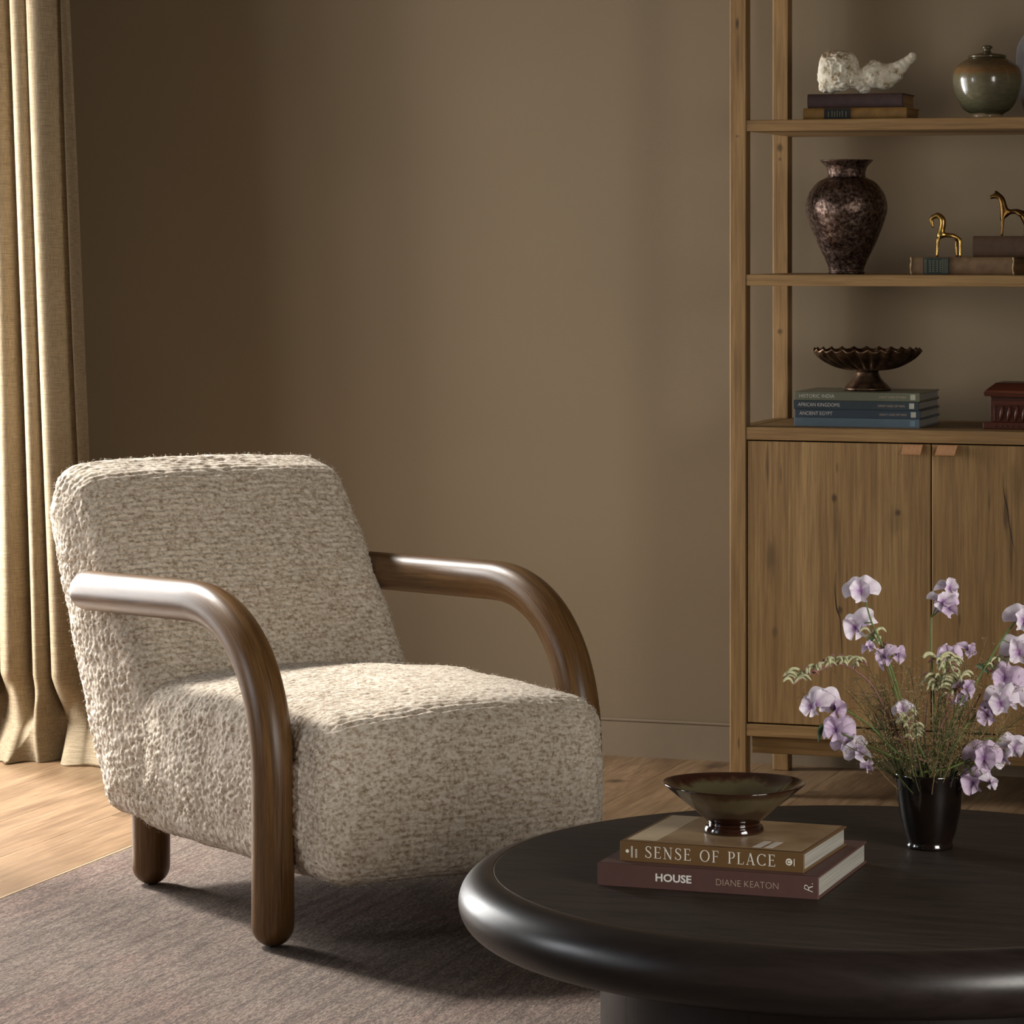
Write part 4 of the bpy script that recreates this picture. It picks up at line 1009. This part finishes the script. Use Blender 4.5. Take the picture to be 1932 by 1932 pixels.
sweet_pea('lilac sweet pea low at the right edge beside the hanging blossoms', .04, [(1800,1440),(1860,1395),(1895,1400)], [(1912,1412,.3,-.1,-.2,.8),(1893,1432,-.1,-.4,.4,.75)])
sweet_pea('small half-hidden lilac sweet pea low in the middle of the bouquet', -.04, [(1740,1420),(1712,1360)], [(1704,1340,-.1,.3,.2,.62),(1712,1362,.3,.1,-.3,.55)])
sweet_pea('folded lilac sweet pea bud right of centre among the fuzzy blooms', -.02, [(1775,1420),(1800,1350),(1820,1310)], [(1822,1300,.5,.5,-.7,.62),(1812,1322,.0,.2,.3,.5)], 'mauve')

def fuzzy_bloom(label, dt, stem_px, head, n_, spread=22):
    global sid; sid += 1
    rim, foot = vase_in(sid*3+2); root = tag(empty('fuzzy_bloom', foot), label, 'flower', 'fuzzy pale green blooms in the black vase')
    path = [tuple(foot), tuple(rim)]+[tuple(tvase(x, y, dt)) for x, y in stem_px]; P = [Vector(p)-foot for p in catmull(path, 8)]
    v, f = tube_data(P, .0013, 6); mesh_obj('stem', v, f, paw_red, root)
    hp = catmull([(x, y, 0) for x, y in head], 10); rg = np.random.default_rng(sid)
    P2 = [tvase(p[0], p[1], dt)-foot for p in hp]; v, f = tube_data(P2, .0016, 6); mesh_obj('stem', v, f, paw_red, root)
    for k in range(n_):
        t = (k+.5)/n_; p = hp[int(t*(len(hp)-1))]; a = tvase(p[0], p[1], dt)-foot
        ang = rg.uniform(0, 2*PI); e = Vector((CS,SN,0))*math.cos(ang)+Vector((-SN,CS,0))*math.sin(ang)*.8; L = rg.uniform(.8,1.3)*spread*4.665/F_PX
        pts = [a, a+e*L*.35+Vector((0,0,L*.45)), a+e*L*.8+Vector((0,0,L*.55)), a+e*L*1.15+Vector((0,0,L*.25))]
        cp_ = catmull([tuple(x) for x in pts], 3); v, f = tube_data(cp_, [.0012,.0016,.0019,.0021,.0022,.0022,.0021,.0019,.0015,.0007][:len(cp_)], 6)
        mesh_obj('floret', v, f, paw_green if k % 5 else paw_red, root)
fuzzy_bloom('fuzzy pale green bloom arching furthest left in front of the oak door', -.02, [(1700,1400),(1650,1300),(1610,1262)], [(1612,1262),(1580,1252),(1545,1265),(1512,1280),(1495,1292)], 34, 24)
fuzzy_bloom('dense fuzzy pale green bloom in the centre, under the upright sweet pea', .01, [(1745,1400),(1750,1320)], [(1765,1310),(1775,1280),(1785,1262),(1765,1244)], 40, 26)
fuzzy_bloom('fuzzy green and pink bloom right of the central one', -.01, [(1765,1400),(1795,1330)], [(1795,1325),(1806,1295),(1812,1278)], 20, 24)
fuzzy_bloom('fuzzy greyish bloom low in the middle of the bouquet', -.045, [(1730,1430)], [(1722,1400),(1712,1370),(1706,1350)], 20, 20)
fuzzy_bloom('pale fuzzy buds beside the second tall left blossom', .01, [(1705,1350),(1670,1235)], [(1664,1224),(1652,1205),(1642,1195)], 9, 20)
fuzzy_bloom('fuzzy pale green buds at the foot of the rightmost tall cluster', .02, [(1800,1400),(1850,1310)], [(1868,1268),(1880,1255),(1900,1250)], 14, 20)

# fine wispy sprigs with seed heads
def sprig_proto(seed, L):
    rg = np.random.default_rng(seed); parts = []; seeds = []
    bend = rg.normal(0, .10, 2)
    def cur(t): return Vector((bend[0]*L*t*t, bend[1]*L*t*t, L*t))
    parts.append(tube_data([cur(t) for t in np.linspace(0,1,8)], [.0012-.0008*t for t in np.linspace(0,1,8)], 4))
    for k in range(15):
        t0 = rg.uniform(.42, .98); a = rg.uniform(0, 2*PI); l = rg.uniform(.012,.036); d = Vector((math.cos(a), math.sin(a), rg.uniform(.2,1.3))).normalized()
        p0 = cur(t0); p1 = p0+d*l*.6+Vector((0,0,.002)); p2 = p0+d*l
        parts.append(tube_data([p0,p1,p2], [.0004,.0003,.00025], 3))
        for q in range(2):
            c = p2 if q == 0 else (p1+p2)/2+Vector((rg.normal()*.002, rg.normal()*.002, .001)); r = rg.uniform(.0008,.0016); n0 = len(seeds)
            seeds.append(([c+Vector(v)*r for v in ((1,0,0),(0,1,0),(-1,0,0),(0,-1,0),(0,0,1.3),(0,0,-1.3))], [(0,1,4),(1,2,4),(2,3,4),(3,0,4),(1,0,5),(2,1,5),(3,2,5),(0,3,5)]))
    me1 = bpy.data.meshes.new('stem'); me1.from_pydata([tuple(v) for v in merge(parts)[0]], [], merge(parts)[1])
    v, f = merge(seeds); me2 = bpy.data.meshes.new('seeds'); me2.from_pydata([tuple(x) for x in v], [], f); me2.materials.append(seed_m)
    me1.materials.append(straw if seed % 3 == 0 else olive_stem)
    return me1, me2
SPR = [sprig_proto(100+k, .15+.012*k) for k in range(10)]
rg = np.random.default_rng(5)
for k in range(150):
    me1, me2 = SPR[k % 10]
    a = rg.uniform(0, 2*PI); lean = rg.uniform(.05, 1.02)**1.0; r = .012+.032*rg.uniform()
    foot = Vector((VC.x+r*math.cos(a)*.9, VC.y+r*math.sin(a)*.9, RIMZ-.030))
    root = tag(empty('seed_sprig', foot), 'thin wispy dried sprig with tiny seed heads, standing in the black flower vase', 'sprig', 'wispy seed sprigs in the black vase')
    root.rotation_euler = (Vector((math.cos(a)*math.tan(min(1.15,lean*.95)), math.sin(a)*math.tan(min(1.15,lean*.95)), 1))).to_track_quat('Z','Y').to_euler()
    sc = rg.uniform(.45, .95); root.scale = (sc, sc, sc)
    s1 = bpy.data.objects.new('stem', me1); s2 = bpy.data.objects.new('seeds', me2)
    for x in (s1, s2): col.objects.link(x); x.parent = root
    s2['kind'] = 'stuff'
bpy.context.view_layer.update()
